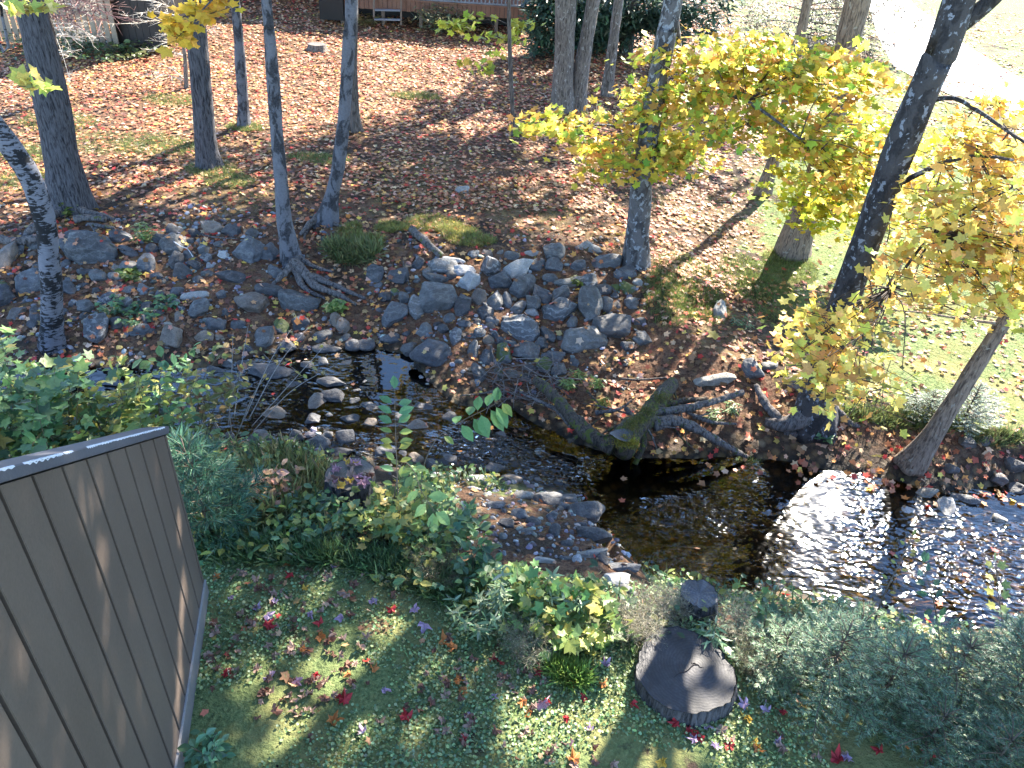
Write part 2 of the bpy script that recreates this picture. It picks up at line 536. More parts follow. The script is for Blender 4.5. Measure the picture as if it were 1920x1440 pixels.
at = t.n('SeparateColor'); t.set(at.inputs[0], t.attr('flow').outputs[0])
w1 = t.noise(t.coord('Object', (4.5, 9, 4.5)), 1.0, 1, .4, .5); w2 = t.noise(t.coord('Object', (13, 21, 13)), 1.0, 0, .5, .3)
hh = t.math('ADD', w1, t.math('MULTIPLY', w2, .34))
bp = t.n('Bump'); t.set(bp.inputs['Height'], t.math('MULTIPLY', hh, at.outputs[0])); bp.inputs['Strength'].default_value = 1.0; bp.inputs['Distance'].default_value = .055
gl = t.n('BsdfGlossy'); gl.inputs['Roughness'].default_value = .035; t.set(gl.inputs['Normal'], bp.outputs[0]); gl.inputs[0].default_value = (1, 1, 1, 1)
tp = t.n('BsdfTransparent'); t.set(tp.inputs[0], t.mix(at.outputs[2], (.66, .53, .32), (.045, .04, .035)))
frn = t.n('Fresnel'); frn.inputs[0].default_value = 1.33; t.set(frn.inputs['Normal'], bp.outputs[0])
m1 = t.n('MixShader'); t.set(m1.inputs[0], t.math('ADD', frn.outputs[0], .015)); t.set(m1.inputs[1], tp.outputs[0]); g2 = t.n('BsdfGlossy'); g2.inputs['Roughness'].default_value = .16; t.set(g2.inputs['Normal'], bp.outputs[0]); mg = t.n('MixShader'); mg.inputs[0].default_value = .028; t.set(mg.inputs[1], gl.outputs[0]); t.set(mg.inputs[2], g2.outputs[0]); t.set(m1.inputs[2], mg.outputs[0])
fd = t.pbsdf((.75, .8, .85), .5, .4)
fm = t.fr(t.math('ADD', t.noise(t.coord('Object', (14, 34, 14)), 1.0, 6, .8, .8), t.math('MULTIPLY', at.outputs[1], .20)), .735, .86)
m2 = t.n('MixShader'); t.set(m2.inputs[0], t.math('MULTIPLY', fm, t.math('GREATER_THAN', at.outputs[1], .05))); t.set(m2.inputs[1], m1.outputs[0]); t.set(m2.inputs[2], fd)
WATER = t.done(m2.outputs[0])
wv = mesh_obj('water', np.stack([x, y, z], -1), Fq, WATER, None, None, True, {'flow': np.stack([rif, foam, deepw], -1)})
tag(wv, 'shallow clear brook water sparkling in the sun over a brown stony bed', 'brook', kind='structure')

# pale gravel drive at the top right
def ribbon(name, Lp, Rp, mat, lift):
    V = []
    for k in range(len(Lp)):
        for j in range(9):
            a = np.array(Lp[k]) * (1 - j / 8) + np.array(Rp[k]) * j / 8
            V.append((a[0], a[1], gz(a[0], a[1]) + lift))
    Fc = [(k * 9 + j, k * 9 + j + 1, (k + 1) * 9 + j + 1, (k + 1) * 9 + j) for k in range(len(Lp) - 1) for j in range(8)]
    return mesh_obj(name, V, Fc, mat)
def dens(P, n=9):
    P = np.array(P); out = []
    for a, b in zip(P[:-1], P[1:]):
        for k in range(n): out.append(a + (b - a) * k / n)
    return out + [P[-1]]
Lp = [G(a, b)[:2] for a, b in [(1628, 8), (1645, 70), (1675, 125), (1780, 178), (1920, 216), (2150, 262)]]
Rp = [G(a, b)[:2] for a, b in [(1712, 8), (1755, 42), (1785, 70), (1830, 98), (1920, 150), (2150, 200)]]
dd = (np.array(Lp[0]) - Lp[2]); dd /= np.linalg.norm(dd)
Lp = [np.array(Lp[0]) + dd * 25] + Lp; Rp = [np.array(Rp[0]) + dd * 25] + Rp
t = NT('pale_gravel'); co = t.coord('Object')
v = t.noise(co, 60, 5, .7)
PATHM = t.done(t.pbsdf(t.ramp(v, [(.3, (.36, .34, .32)), (.7, (.62, .60, .57))]), .9, .2, t.bump(v, .4, .01)))
tag(ribbon('path', dens(Lp), dens(Rp), PATHM, .02), 'pale gravel drive at the top right glaring in full sun', 'path', kind='structure')

# ------------------------------------------------------------------ leaf shapes
def _fan(pts, bend=.12):
    P = np.array(pts, float)
    z = bend * (P[:, 0] ** 2 * 2.0 - .25 * P[:, 1] ** 2)
    V = np.concatenate([[[0, 0, 0]], np.column_stack([P, z])])
    n = len(P)
    return V, np.array([(0, 1 + k, 1 + (k + 1) % n) for k in range(n)])


def _maple(teeth=True):
    out = []
    spec = [(-90, .30), (-70, .20), (-38, .42), (-14, .32), (8, .40), (30, .58), (46, .42), (61, .33), (74, .42), (90, .64)]
    if not teeth:
        spec = [(-90, .28), (-40, .42), (-8, .31), (30, .57), (61, .32), (90, .62)]
    for a, r in spec: out.append((r * math.cos(math.radians(a)), r * math.sin(math.radians(a))))
    out += [(-px_, py_) for px_, py_ in out[1:-1][::-1]]
    return out


MAPLE = _fan(_maple(True)); MAPLE_LOW = _fan(_maple(False))
KITE = (np.array([[0, -.5, 0], [.42, .05, .12], [0, .55, 0], [-.42, .05, .12]]), np.array([(0, 1, 2), (0, 2, 3)]))
OVATE = (np.array([[0, -.5, 0], [.24, -.22, .07], [.29, .05, .09], [.17, .32, .05], [0, .56, -.05], [-.17, .32, .05], [-.29, .05, .09], [-.24, -.22, .07], [0, -.1, 0], [0, .2, 0]]),
         np.array([(0, 1, 8), (1, 2, 8), (2, 9, 8), (2, 3, 9), (3, 4, 9), (4, 5, 9), (5, 6, 9), (6, 8, 9), (6, 7, 8), (7, 0, 8)]))
LANCE = (np.array([[0, -.5, 0], [.10, -.1, .03], [.07, .25, .0], [0, .55, -.06], [-.07, .25, .0], [-.10, -.1, .03]]), np.array([(0, 1, 5), (1, 4, 5), (1, 2, 4), (2, 3, 4)]))
NEEDLE = (np.array([[-.035, 0, 0], [.035, 0, 0], [0, 1, 0]]), np.array([(0, 1, 2)]))
LOBED = _fan([(0, -.35), (.22, -.42), (.36, -.18), (.30, -.02), (.50, .22), (.30, .24), (.16, .22), (0, .60), (-.16, .22), (-.30, .24), (-.50, .22), (-.30, -.02), (-.36, -.18), (-.22, -.42)])


def rots(normal, spin):
    """(N,3,3) rotations whose z is NORMAL and whose y is turned by SPIN"""
    n = normal / (np.linalg.norm(normal, axis=1)[:, None] + 1e-9)
    ref = np.where(np.abs(n[:, 2:3]) < .9, np.array([[0, 0, 1.0]]), np.array([[1.0, 0, 0]]))
    a = np.cross(ref, n); a /= np.linalg.norm(a, axis=1)[:, None]
    b = np.cross(n, a)
    c, s = np.cos(spin)[:, None], np.sin(spin)[:, None]
    xx = a * c + b * s; yy = -a * s + b * c
    return np.stack([xx, yy, n], -1)


def rots_y(ydir, normal):
    yv = ydir / (np.linalg.norm(ydir, axis=1)[:, None] + 1e-9)
    n = normal - yv * np.sum(normal * yv, axis=1)[:, None]
    n /= np.linalg.norm(n, axis=1)[:, None] + 1e-9
    return np.stack([np.cross(yv, n), yv, n], -1)


def scatter(shape, pos, R, size, col):
    V0, F0 = shape
    n, k = len(pos), len(V0)
    size = np.broadcast_to(size, (n,))
    V = np.einsum('nij,kj->nki', R, V0) * size[:, None, None] + pos[:, None, :]
    Fc = (F0[None] + (np.arange(n) * k)[:, None, None]).reshape(-1, F0.shape[1])
    C = np.repeat(col, k, axis=0)
    return V.reshape(-1, 3), Fc, C


def merge(parts):
    V, Fc, C, n = [], [], [], 0
    for v, f, c in parts:
        V.append(v); Fc.append(f + n); C.append(c); n += len(v)
    return np.concatenate(V), np.concatenate(Fc), np.concatenate(C)


def palette(cols, w, n, var=.18, rng=RNG):
    cols = np.array(cols, float); w = np.array(w, float) / sum(w)
    c = cols[rng.choice(len(cols), n, p=w)]
    return np.clip(c * (1 + var * rng.standard_normal((n, 1))) * (1 + .08 * rng.standard_normal((n, 3))), .004, .9)


LEAF = leaf_mat('autumn_leaf', .5, .5, .25, 1.35); LITTER = leaf_mat('fallen_leaf', .22, .6, .22, 1.1); PLANT = leaf_mat('plant_leaf', .38, .45, .4, 1.2)
BROWN = [(.37, .185, .095), (.24, .115, .06), (.46, .275, .15), (.13, .065, .04), (.56, .385, .25), (.36, .11, .06), (.42, .05, .04), (.54, .24, .07), (.58, .42, .10)]

# ------------------------------------------------------------------ fallen leaves
def frustum_pts(n, d0, d1, y0, y1, rng=RNG):
    """random spots on the ground in a trapezoid wider than the view"""
    out = []
    yy = np.sqrt(rng.random(n) * (y1 ** 2 - y0 ** 2) + y0 ** 2)
    xx = (rng.random(n) * 2 - 1) * (2.5 + yy * .95)
    xx = np.where(rng.random(n) < sstep(.84, 1.0, np.abs(xx) / (2.5 + yy * .95)), xx * rng.random(n), xx)
    return xx, yy


parts = []
def litter(n, y0, y1, shape, size, dens_fun, pal_w, tilt=.35, lift=.012, stones_too=False):
    xx, yy = frustum_pts(n, 0, 0, y0, y1)
    keep = RNG.random(n) < dens_fun(xx, yy)
    xx, yy = xx[keep], yy[keep]; m = len(xx)
    zz = height(xx, yy); zz = np.maximum(zz, W(xx) * ((yy > _i(NEAR, xx)) & (yy < _i(FAR, xx))) + -9 * ~((yy > _i(NEAR, xx)) & (yy < _i(FAR, xx))))
    e = .06
    gx = (height(xx + e, yy, False) - height(xx - e, yy, False)) / (2 * e); gy = (height(xx, yy + e, False) - height(xx, yy - e, False)) / (2 * e)
    nrm = np.stack([-gx, -gy, np.ones(m)], -1) + tilt * RNG.standard_normal((m, 3))
    flip = np.where(RNG.random(m) < .4, -1.0, 1.0)[:, None]
    nrm *= flip
    if stones_too:
        for i in range(m):
            h = STONE_BVH.ray_cast(Vector((xx[i], yy[i], 3.0)), Vector((0, 0, -1)), 5.0)
            if h[0] is not None and h[0].z > zz[i] + .005:
                if RNG.random() < .22 and h[1].z > .55: zz[i] = h[0].z; nrm[i] = np.array(h[1]) + .2 * RNG.standard_normal(3)
    pos = np.stack([xx, yy, zz + lift + .02 * RNG.random(m)], -1)
    col = palette(BROWN, pal_w, m)
    pale = 1 - np.clip(np.abs(flip[:, 0] - 1), 0, 1)[:, None]
    parts.append(scatter(shape, pos, rots(nrm, RNG.random(m) * 2 * PI), size * (1 + .25 * RNG.standard_normal(m)), col))


def dn_near(x, y):
    nl, ne = _i(NLIP, x), _i(NEAR, x)
    cl = sstep(-.1, .7, n2(x, y, 1.5, 3, 31))
    return np.where(y < nl, .10 + .55 * cl * (.5 + .5 * sstep(1.6, 2.8, y)), .55) * (y < ne)
def dn_near(x, y):
    nl, ne = _i(NLIP, x), _i(NEAR, x)
    cl = sstep(-.1, .7, n2(x, y, 1.5, 3, 31))
    return np.where(y < nl, .10 + .55 * cl * (.5 + .5 * sstep(1.6, 2.8, y)), .55) * (y < ne)
def dn_bank(x, y):
    fa, li, ne = _i(FAR, x), _i(LIP, x), _i(NEAR, x)
    inb = (y > ne) & (y < fa)
    shallow = sstep(-.55, -.1, y - fa) * (x > 2.4) * (x < 6) * .8 + .015
    q_ = pix(np.stack([x, y, np.full_like(x, -.5)], -1)); inpile = sstep(1.1, .8, np.hypot((q_[0] - 970) / 250, (q_[1] - 590) / 115))
    return (1 - .6 * inpile) * np.where(inb, shallow, np.where(y >= fa, np.clip(.75 + .45 * n2(x, y, .8, 3, 33), .1, 1), 0)) * (y < li + 3) * (1 - .55 * sstep(3.0, 5.0, x) * (y > li))
def dn_far(x, y):
    l, g_, w = zones(x, y)
    l = l - .22 * (y < 17) * np.clip(g_, 0, 1)
    return (y > _i(LIP, x) + 1.5) * np.clip(l * 1.25 - .2, .04, 1)
def lay_litter():
    litter(3000, 1.5, 7.0, MAPLE, .062, dn_near, [3, 3, 2, 3, 1.2, 1.2, .8, .6, .4], .45)
    litter(41000, 5.0, 16, MAPLE_LOW, .078, dn_bank, [3, 3, 2.2, 2.4, 1.4, 1.8, 1.2, 1.6, .8], .32, stones_too=True)
    litter(138000, 8, 20, MAPLE_LOW, .074, dn_far, [3, 2.8, 3.0, 1.6, 2.4, 1.6, .8, .8, .5], .20)
    litter(148000, 20, 36, KITE, .095, dn_far, [3, 2.8, 3, 1.6, 2.2, 1.8, .8, .6, .4], .20)
    V, Fc, C = merge(parts)
    fl = mesh_obj('fallen_leaves', V, Fc, LITTER, None, C, False)
    tag(fl, 'carpet of brown, tan and rust maple leaves fallen over both banks', 'leaf litter', kind='stuff')
# ------------------------------------------------------------------ bark
def bark(name, base, dark, kind='furrow', lichen=0.0, lich_col=(.42, .44, .45), warm=None):
    t = NT(name)
    if kind == 'furrow':
        co = t.coord('Object', (1, 1, .16))
        n1 = t.noise(co, 40, 5, .65, .6); n0 = t.noise(t.coord('Object'), 3, 4)
        c = t.ramp(n1, [(.36, dark), (.52, base), (.75, tuple(min(1, v * 1.5) for v in base))])
        h = n1; bs, bd = 1.0, .035
    elif kind == 'birch':
        co = t.coord('Object', (.28, .28, 1))
        n1 = t.noise(co, 42, 4, .6, .5); n0 = t.noise(t.coord('Object'), 5, 4)
        c = t.ramp(t.math('ADD', n1, t.math('MULTIPLY', t.math('SUBTRACT', n0, .5), 1.3)), [(.45, dark), (.52, base), (.8, tuple(min(1, v * 1.25) for v in base))])
        h = n1; bs, bd = .6, .012
    else:   # smooth with blotches
        co = t.coord('Object', (1, 1, .55))
        n1 = t.noise(co, 7, 6, .62, .5); n0 = t.noise(t.coord('Object'), 45, 4)
        c = t.ramp(n1, [(.44, dark), (.51, base), (.7, tuple(min(1, v * 1.2) for v in base))])
        c = t.mix(.35, c, t.ramp(n0, [(.3, dark), (.7, base)]))
        h = t.math('ADD', n0, n1); bs, bd = .7, .015
    if lichen > 0:
        ln = t.noise(t.coord('Object', (1, 1, .75)), 15, 5, .6, .3)
        c = t.mix(t.fr(ln, .66 - .22 * lichen, .69 - .22 * lichen), c, lich_col)
    if warm: c = t.mix(t.fr(t.noise(t.coord('Object', (1, 1, .3)), 2.2, 3), .45, .65), c, warm)
    return t.done(t.pbsdf(c, .85, .2, t.bump(h, bs, bd)))


B_GREY = bark('furrowed_grey_bark', (.07, .068, .074), (.010, .010, .012))
B_DARK = bark('dark_bark', (.10, .085, .075), (.025, .022, .02), 'furrow')
B_PALE = bark('pale_blotched_bark', (.115, .115, .128), (.012, .012, .014), 'smooth')
B_TAN = bark('tan_bark', (.15, .13, .115), (.035, .03, .026), 'furrow', .25, (.27, .26, .24))
B_LICH = bark('lichened_bark', (.05, .046, .046), (.016, .015, .016), 'smooth', .36, (.17, .18, .20))
B_BLUE = bark('pale_lichened_bark', (.095, .09, .09), (.025, .024, .025), 'smooth', .5, (.19, .20, .21))
B_BROWN = bark('brown_bark', (.19, .145, .11), (.055, .042, .034), 'furrow', .2, (.24, .22, .18))
B_BIRCH = bark('white_birch_bark', (.115, .115, .13), (.012, .012, .013), 'birch')
B_ROOT = bark('root_bark', (.13, .115, .108), (.03, .026, .024), 'furrow')
B_MOSSY = bark('mossy_wood', (.075, .062, .05), (.018, .016, .013), 'furrow', .55, (.075, .09, .022))
B_DRIFT = bark('weathered_wood', (.12, .11, .105), (.025, .022, .021), 'furrow', .3, (.075, .085, .03))
TWIG = col_mat('twig_bark', .8, .2, 30)

TREES = {}
SPRAYS = []          # centres of the low leafy sprays, which cast the shade below them
CROWN = [(.42, .34, .05), (.22, .30, .04), (.55, .36, .05), (.52, .24, .04), (.12, .2, .03)]


def tree(key, name, label, path, mat, group=None, top=13.0, ttop=.35, sides=20, flare=(.55, .35, 5, 0), wob=.10, lean=0.0, ext=None, z0=None, cat='tree', sink=.12, part='trunk'):
    """path: [(px, py, width_px)...] from the foot upwards, in the plane that faces the camera at the foot (LEAN metres towards us per metre up)"""
    b = G(path[0][0], path[0][1])
    if z0 is not None: b = on_z(path[0][0], path[0][1], z0)
    pts, rad = [], []
    for px, py, wpx in path:
        p = on_y(px, py, b[1])
        for _ in range(4):
            p = on_y(px, py, b[1] - lean * (p[2] - b[2]))
        pts.append(p); rad.append(wpx / 2 * (pix(p)[2][0]) / F)
    pts = np.array(pts); rad = np.array(rad)
    d = pts[-1] - pts[-2] if ext is None else np.array(ext, float)
    d = d / np.linalg.norm(d); d = d * .6 + np.array([0, 0, .4]); d /= d[2]
    h = pts[-1][2]
    if top > h + .5:
        for k in (1, 2, 3):
            f = k / 3
            pts = np.vstack([pts, pts[-1] + d * (top - h) / 3]); rad = np.append(rad, rad[len(path) - 1] * (1 - f * (1 - ttop)))
    dd = pts[1] - pts[0]; dd /= np.linalg.norm(dd)
    pts = np.vstack([pts[0] - dd * sink, pts]); rad = np.concatenate([[rad[0]], rad])
    P, R = resample(pts, rad, max(.09, rad[0] * .5))
    r = empty(name, b, label, cat, group)
    V, Fc = tube(P, R, sides, True, wob, len(TREES) * 7 + 3, flare)
    mesh_obj(part, V, Fc, mat, r)
    TREES[key] = dict(root=r, pts=P, rad=R, base=b)
    return r


def limb(key, pts, r0, r1=.006, name='branch', mat=None, sides=7, wob=.08):
    T = TREES[key]
    P, R = resample(np.array(pts), np.linspace(r0, r1, len(pts)), .1)
    V, Fc = tube(P, R, sides, True, wob, len(P))
    return mesh_obj(name, V, Fc, mat or T['root'].children[0].data.materials[0], T['root'])


GT = 'trees on the far bank lawn'
tree('oak', 'maple_tree', 'big dark furrowed trunk at the far left beside the leaning birch', [(132, 392, 80), (122, 330, 62), (113, 290, 60), (98, 200, 58), (75, 90, 55), (52, 0, 50)], B_GREY, GT, flare=(.5, .45, 6, 1))
tree('snag', 'dead_spruce', 'thin dead conifer with bare white twigs behind the big left trunk', [(116, 190, 15), (104, 110, 14), (92, 40, 13), (82, 0, 12)], B_DARK, GT, top=6.5, ttop=.2, sides=10)
tree('t2', 'maple_tree', 'dark furrowed maple trunk with a mossy flared foot on the lit lawn', [(394, 312, 46), (388, 280, 38), (380, 200, 37), (371, 100, 36), (360, 0, 35)], B_GREY, GT, flare=(.5, .4, 5, 2))
tree('snagb', 'dead_spruce', 'pale dead sapling with bare twigs just left of the mossy footed maple', [(350, 166, 8), (346, 100, 7), (335, 40, 7), (322, 0, 6)], B_TAN, GT, top=6.0, ttop=.2, sides=8)
tree('t3', 'maple_tree', 'slim grey blotched trunk standing behind between two nearer trunks', [(458, 236, 24), (456, 200, 20), (450, 110, 19), (441, 0, 17)], B_PALE, GT, flare=(.35, .3, 5, 0))
tree('t4', 'poplar_tree', 'pale blue grey trunk with black blotches rooted among the bank stones', [(552, 512, 40), (540, 455, 31), (532, 400, 27), (526, 330, 24), (518, 240, 24), (512, 150, 24), (505, 60, 21), (499, 0, 20)], B_PALE, GT, flare=(.7, .4, 4, .6), sides=24, z0=-.42)
tree('t5', 'poplar_tree', 'pale blotched trunk kinked at its foot on the lip of the bank', [(612, 418, 40), (622, 370, 26), (634, 310, 24), (643, 240, 24), (650, 150, 23), (655, 70, 24), (659, 0, 24)], B_PALE, GT, flare=(.5, .3, 5, .2))
tree('t5b', 'maple_tree', 'dark trunk half hidden behind the kinked pale trunk', [(668, 246, 24), (664, 200, 17), (662, 100, 15), (664, 0, 15)], B_DARK, GT, flare=(.4, .3, 4, 0))
tree('t6', 'maple_sapling', 'thin dark sapling with a few yellow green leaf sprays', [(963, 256, 9), (960, 190, 8), (956, 100, 8), (954, 0, 7)], B_DARK, GT, top=5.5, ttop=.3, sides=9, flare=None)
tree('t7', 'maple_tree', 'thick tan grey trunk, left one of the close pair', [(1054, 208, 44), (1056, 170, 40), (1059, 90, 38), (1061, 0, 39)], B_TAN, GT, flare=(.3, .4, 5, 0))
tree('t7b', 'maple_tree', 'slimmer tan grey trunk, right one of the close pair', [(1082, 206, 34), (1088, 150, 30), (1100, 70, 26), (1112, 0, 25)], B_TAN, GT, flare=(.3, .3, 5, 1))
tree('t8', 'maple_tree', 'narrow leaning tan trunk just right of the close pair', [(1137, 180, 22), (1143, 130, 20), (1152, 60, 19), (1160, 0, 19)], B_TAN, GT, flare=(.25, .3, 4, 1))
tree('t9', 'pine_tree', 'dark pine trunk under drooping green boughs at the back', [(1173, 102, 26), (1178, 50, 25), (1182, 0, 24)], B_DARK, GT, top=14, flare=(.2, .3, 4, 1))
tree('t10', 'maple_tree', 'lichen spotted trunk at the top of the stone pile under yellow green leaves', [(1190, 496, 50), (1195, 440, 44), (1204, 350, 40), (1216, 250, 38), (1234, 150, 40), (1250, 60, 38), (1262, 0, 38)], B_BLUE, GT, flare=(.25, .3, 5, 1))
tree('t11', 'maple_tree', 'small dark trunk half hidden behind the yellow green foliage', [(1430, 362, 30), (1442, 325, 24), (1456, 280, 21), (1480, 170, 20), (1499, 75, 18), (1514, 0, 16)], B_BROWN, GT, flare=(.3, .3, 4, 0))
tree('t12', 'maple_tree', 'stout brown trunk on the sunny right lawn behind yellow leaves', [(1486, 478, 62), (1500, 430, 54), (1520, 370, 48), (1545, 290, 44), (1564, 215, 43), (1588, 90, 43), (1609, 0, 52)], B_BROWN, GT, flare=(.3, .4, 5, 1))
tree('t13', 'maple_tree', 'dark leaning lichen spotted maple forking at the top right over the brook', [(1528, 790, 74), (1535, 735, 62), (1552, 660, 56), (1585, 560, 55), (1625, 450, 54), (1672, 320, 55), (1715, 210, 56), (1757, 110, 57), (1786, 40, 58)], B_LICH, GT, flare=(.35, .28, 5, .8), sides=28, lean=.05, ext=(-.05, 0, 1), z0=-.62)
tree('t14', 'maple_tree', 'slender grey brown trunk leaning out to the right of the brook', [(1712, 862, 46), (1745, 822, 36), (1790, 750, 31), (1840, 670, 29), (1885, 600, 28), (1925, 540, 27), (1990, 430, 25)], B_BROWN, GT, top=9, flare=(.4, .25, 4, 2), z0=-.72)
tree('t15', 'birch_tree', 'crooked white birch bending in from the left edge', [(98, 640, 42), (97, 590, 38), (95, 520, 37), (88, 440, 37), (72, 370, 38), (45, 315, 40), (8, 262, 40), (-60, 170, 40), (-110, 80, 36)], B_BIRCH, GT, flare=(.2, .3, 4, 0), sides=24, z0=-.5)

# the fork of the leaning maple and its side branches
p13 = TREES['t13']['base'][1]
def on13(px, py, fwd=0.0):
    return on_y(px, py, p13 - .1 - fwd)
f0 = on13(1758, 105); limb('t13', [f0, on13(1785, 62, .0), on13(1812, 38, .05), on13(1850, 8, .1), on13(1900, -50, .2), on13(1990, -220, .3), on13(2060, -420, .3)], .085, .05, sides=12)
limb('t13', [on13(1752, 187), on13(1790, 184, .1), on13(1840, 212, .3), on13(1892, 248, .6), on13(1960, 290, 1.0)], .026, .012)
limb('t13', [on13(1690, 342), on13(1725, 325, .05), on13(1768, 306, .2), on13(1830, 292, .5), on13(1900, 300, .8)], .034, .012)
limb('t13', [on13(1608, 625), on13(1625, 600, .1), on13(1640, 578, .2), on13(1672, 540, .4), on13(1750, 440, .6), on13(1900, 350, .8)], .028, .01)
limb('t14', [on_y(1880, 606, TREES['t14']['base'][1]), on_y(1850, 604, TREES['t14']['base'][1]), on_y(1790, 596, TREES['t14']['base'][1]), on_y(1730, 586, TREES['t14']['base'][1] - .2), on_y(1640, 580, TREES['t14']['base'][1] - .4)], .02, .006)


def spray_crown(key, polys, pal, w, lsize, nspray, nleaf, spread, name='crown', twig_from=None, flat=.22, tilt=.45, shape=MAPLE, seed=0, thick=.004, thin=.92):
    """leafy sprays of TREE: POLYS [(px, py, rx, ry, depth, depth_spread, weight)] are where they hang"""
    rng = np.random.default_rng(100 + seed)
    W_ = np.array([p[6] for p in polys], float); W_ /= W_.sum()
    cen = []
    for k in rng.choice(len(polys), nspray, p=W_):
        px, py, rx, ry, dep, ds, _w = polys[k]
        a, r = rng.random() * 2 * PI, math.sqrt(rng.random())
        qx, qy, qd = px + rx * r * math.cos(a), py + ry * r * math.sin(a), dep + ds * (rng.random() * 2 - 1)
        if key == 't13' and qy < 575 and abs(qx - np.interp(qy, [0, 110, 210, 320, 450, 560], [1790, 1757, 1715, 1672, 1625, 1585])) < 85: qd = dep + 1.1 + .4 * rng.random()   # those sprays grow from the far side of the trunk
        cen.append(at_depth(qx, qy, qd))
    cen = np.array(cen); SPRAYS.append(cen)
    pos, nr, sp = [], [], []
    tw = MB(); T = TREES[key]
    src = np.array(twig_from) if twig_from is not None else T['pts']
    for c in cen:
        m = max(4, int(nleaf * (.5 + rng.random())))
        a = rng.random() * 2 * PI; ax = np.array([math.cos(a), math.sin(a), -.15])
        l = spread * (1 + .3 * rng.standard_normal())
        q = c + ax * (rng.random((m, 1)) * 2 - 1) * l + rng.standard_normal((m, 3)) * np.array([.36, .36, flat * .5]) * l
        pos.append(q)
        base_n = np.array([0, -.25, 1]) + .3 * rng.standard_normal(3)
        nr.append(base_n + tilt * rng.standard_normal((m, 3)))
        tw.tube([c - ax * l, c + [0, 0, -.02], c + ax * l], [thick, thick * .8, .0015], 4, (.05, .035, .03))
        d = np.linalg.norm(src - c, axis=1); j = int(np.argmin(d))
        near = cen[np.argsort(np.linalg.norm(cen - c, axis=1))[1:6]]
        cand = [q_ for q_ in near if np.min(np.linalg.norm(src - q_, axis=1)) < d[j] - .15]
        tgt = cand[0] if cand else src[j]
        L = np.linalg.norm(tgt - c)
        if L < 3.5 and rng.random() < .5:
            mid = (tgt + c) / 2 + rng.standard_normal(3) * .06 * L + [0, 0, .04 * L]
            P, R = resample([tgt, mid, c], [thick * 2.0, thick * 1.6, thick], .2)
            tw.tube(P, R, 5, (.05, .038, .032))
    pos = np.concatenate(pos); nr = np.concatenate(nr)
    gp = pos - SUN * ((pos[:, 2] + .3) / SUN[2])[:, None]; ax_, ay_, dp_ = pix(gp)
    kp = rng.random(len(pos)) > np.where((dp_ > .5) & (ay_ > 770), lit_px(ax_, ay_), 0) * thin
    pos, nr = pos[kp], nr[kp]; n = len(pos)
    ptc = np.array([0, 0, 0.])
    sel = palette(pal, w, n, .2, rng)
    # neighbouring leaves turn together: colour follows a slow noise too
    V, Fc, C = scatter(shape, pos, rots(nr, rng.random(n) * 2 * PI), lsize * (1 + .22 * rng.standard_normal(n)), sel)
    cr = mesh_obj(name, V, Fc, LEAF, T['root'], C, False)
    tw.build('twig', TWIG, T['root'])
    return cr


YG = [(.52, .46, .06), (.37, .43, .06), (.56, .40, .07), (.55, .30, .07), (.19, .31, .05)]
# yellow green sprays in front of the lichen spotted trunk
d10 = pix(TREES['t10']['pts'][6])[2][0]
g1 = limb('t10', [TREES['t10']['pts'][40 if len(TREES['t10']['pts']) > 44 else 12], at_depth(1290, 150, d10 - .9), at_depth(1400, 190, d10 - 1.8), at_depth(1500, 260, d10 - 2.6)], .05, .012)
g2 = limb('t10', [TREES['t10']['pts'][16], at_depth(1180, 250, d10 - .6), at_depth(1100, 235, d10 - 1.2), at_depth(1010, 262, d10 - 1.6)], .03, .006)
l10 = [at_depth(1290, 150, d10 - .9), at_depth(1400, 190, d10 - 1.8), at_depth(1500, 260, d10 - 2.6), at_depth(1180, 250, d10 - .6), at_depth(1100, 235, d10 - 1.2), at_depth(1230, 260, d10 - .6)]
spray_crown('t10', [(1320, 130, 115, 62, d10 - 1.3, .5, 4.2), (1450, 125, 120, 60, d10 - 1.7, .6, 4.2), (1560, 150, 90, 50, d10 - 2.0, .6, 2.6), (1235, 210, 85, 50, d10 - 1.0, .4, 2.8), (1380, 215, 130, 42, d10 - 1.6, .5, 3), (1200, 290, 105, 42, d10 - .8, .3, 3.4), (1130, 235, 60, 30, d10 - 1.0, .3, 1.2), (1035, 245, 50, 22, d10 - 1.5, .2, .9), (1540, 250, 90, 45, d10 - 2.2, .5, 2.4), (1620, 290, 60, 40, d10 - 2.0, .5, 1.2), (1560, 330, 60, 60, d10 - 2.0, .4, 1.2), (1270, 290, 40, 30, d10 - .8, .3, 1)],
            YG, [3.6, 3.4, 2.6, 2.4, 1.3], .112, 275, 24, .38, twig_from=l10, seed=1)
YO = [(.64, .52, .11), (.56, .52, .11), (.66, .46, .11), (.64, .37, .11), (.42, .46, .09)]
d13 = pix(np.array([on13(1700, 400)]))[2][0]
l13 = [on13(1790, 184, .1), on13(1840, 212, .3), on13(1892, 248, .6), on13(1768, 306, .2), on13(1830, 292, .5), on13(1672, 540, .4), on13(1750, 440, .6), on13(1640, 578, .2), on13(1620, 640, .2)]
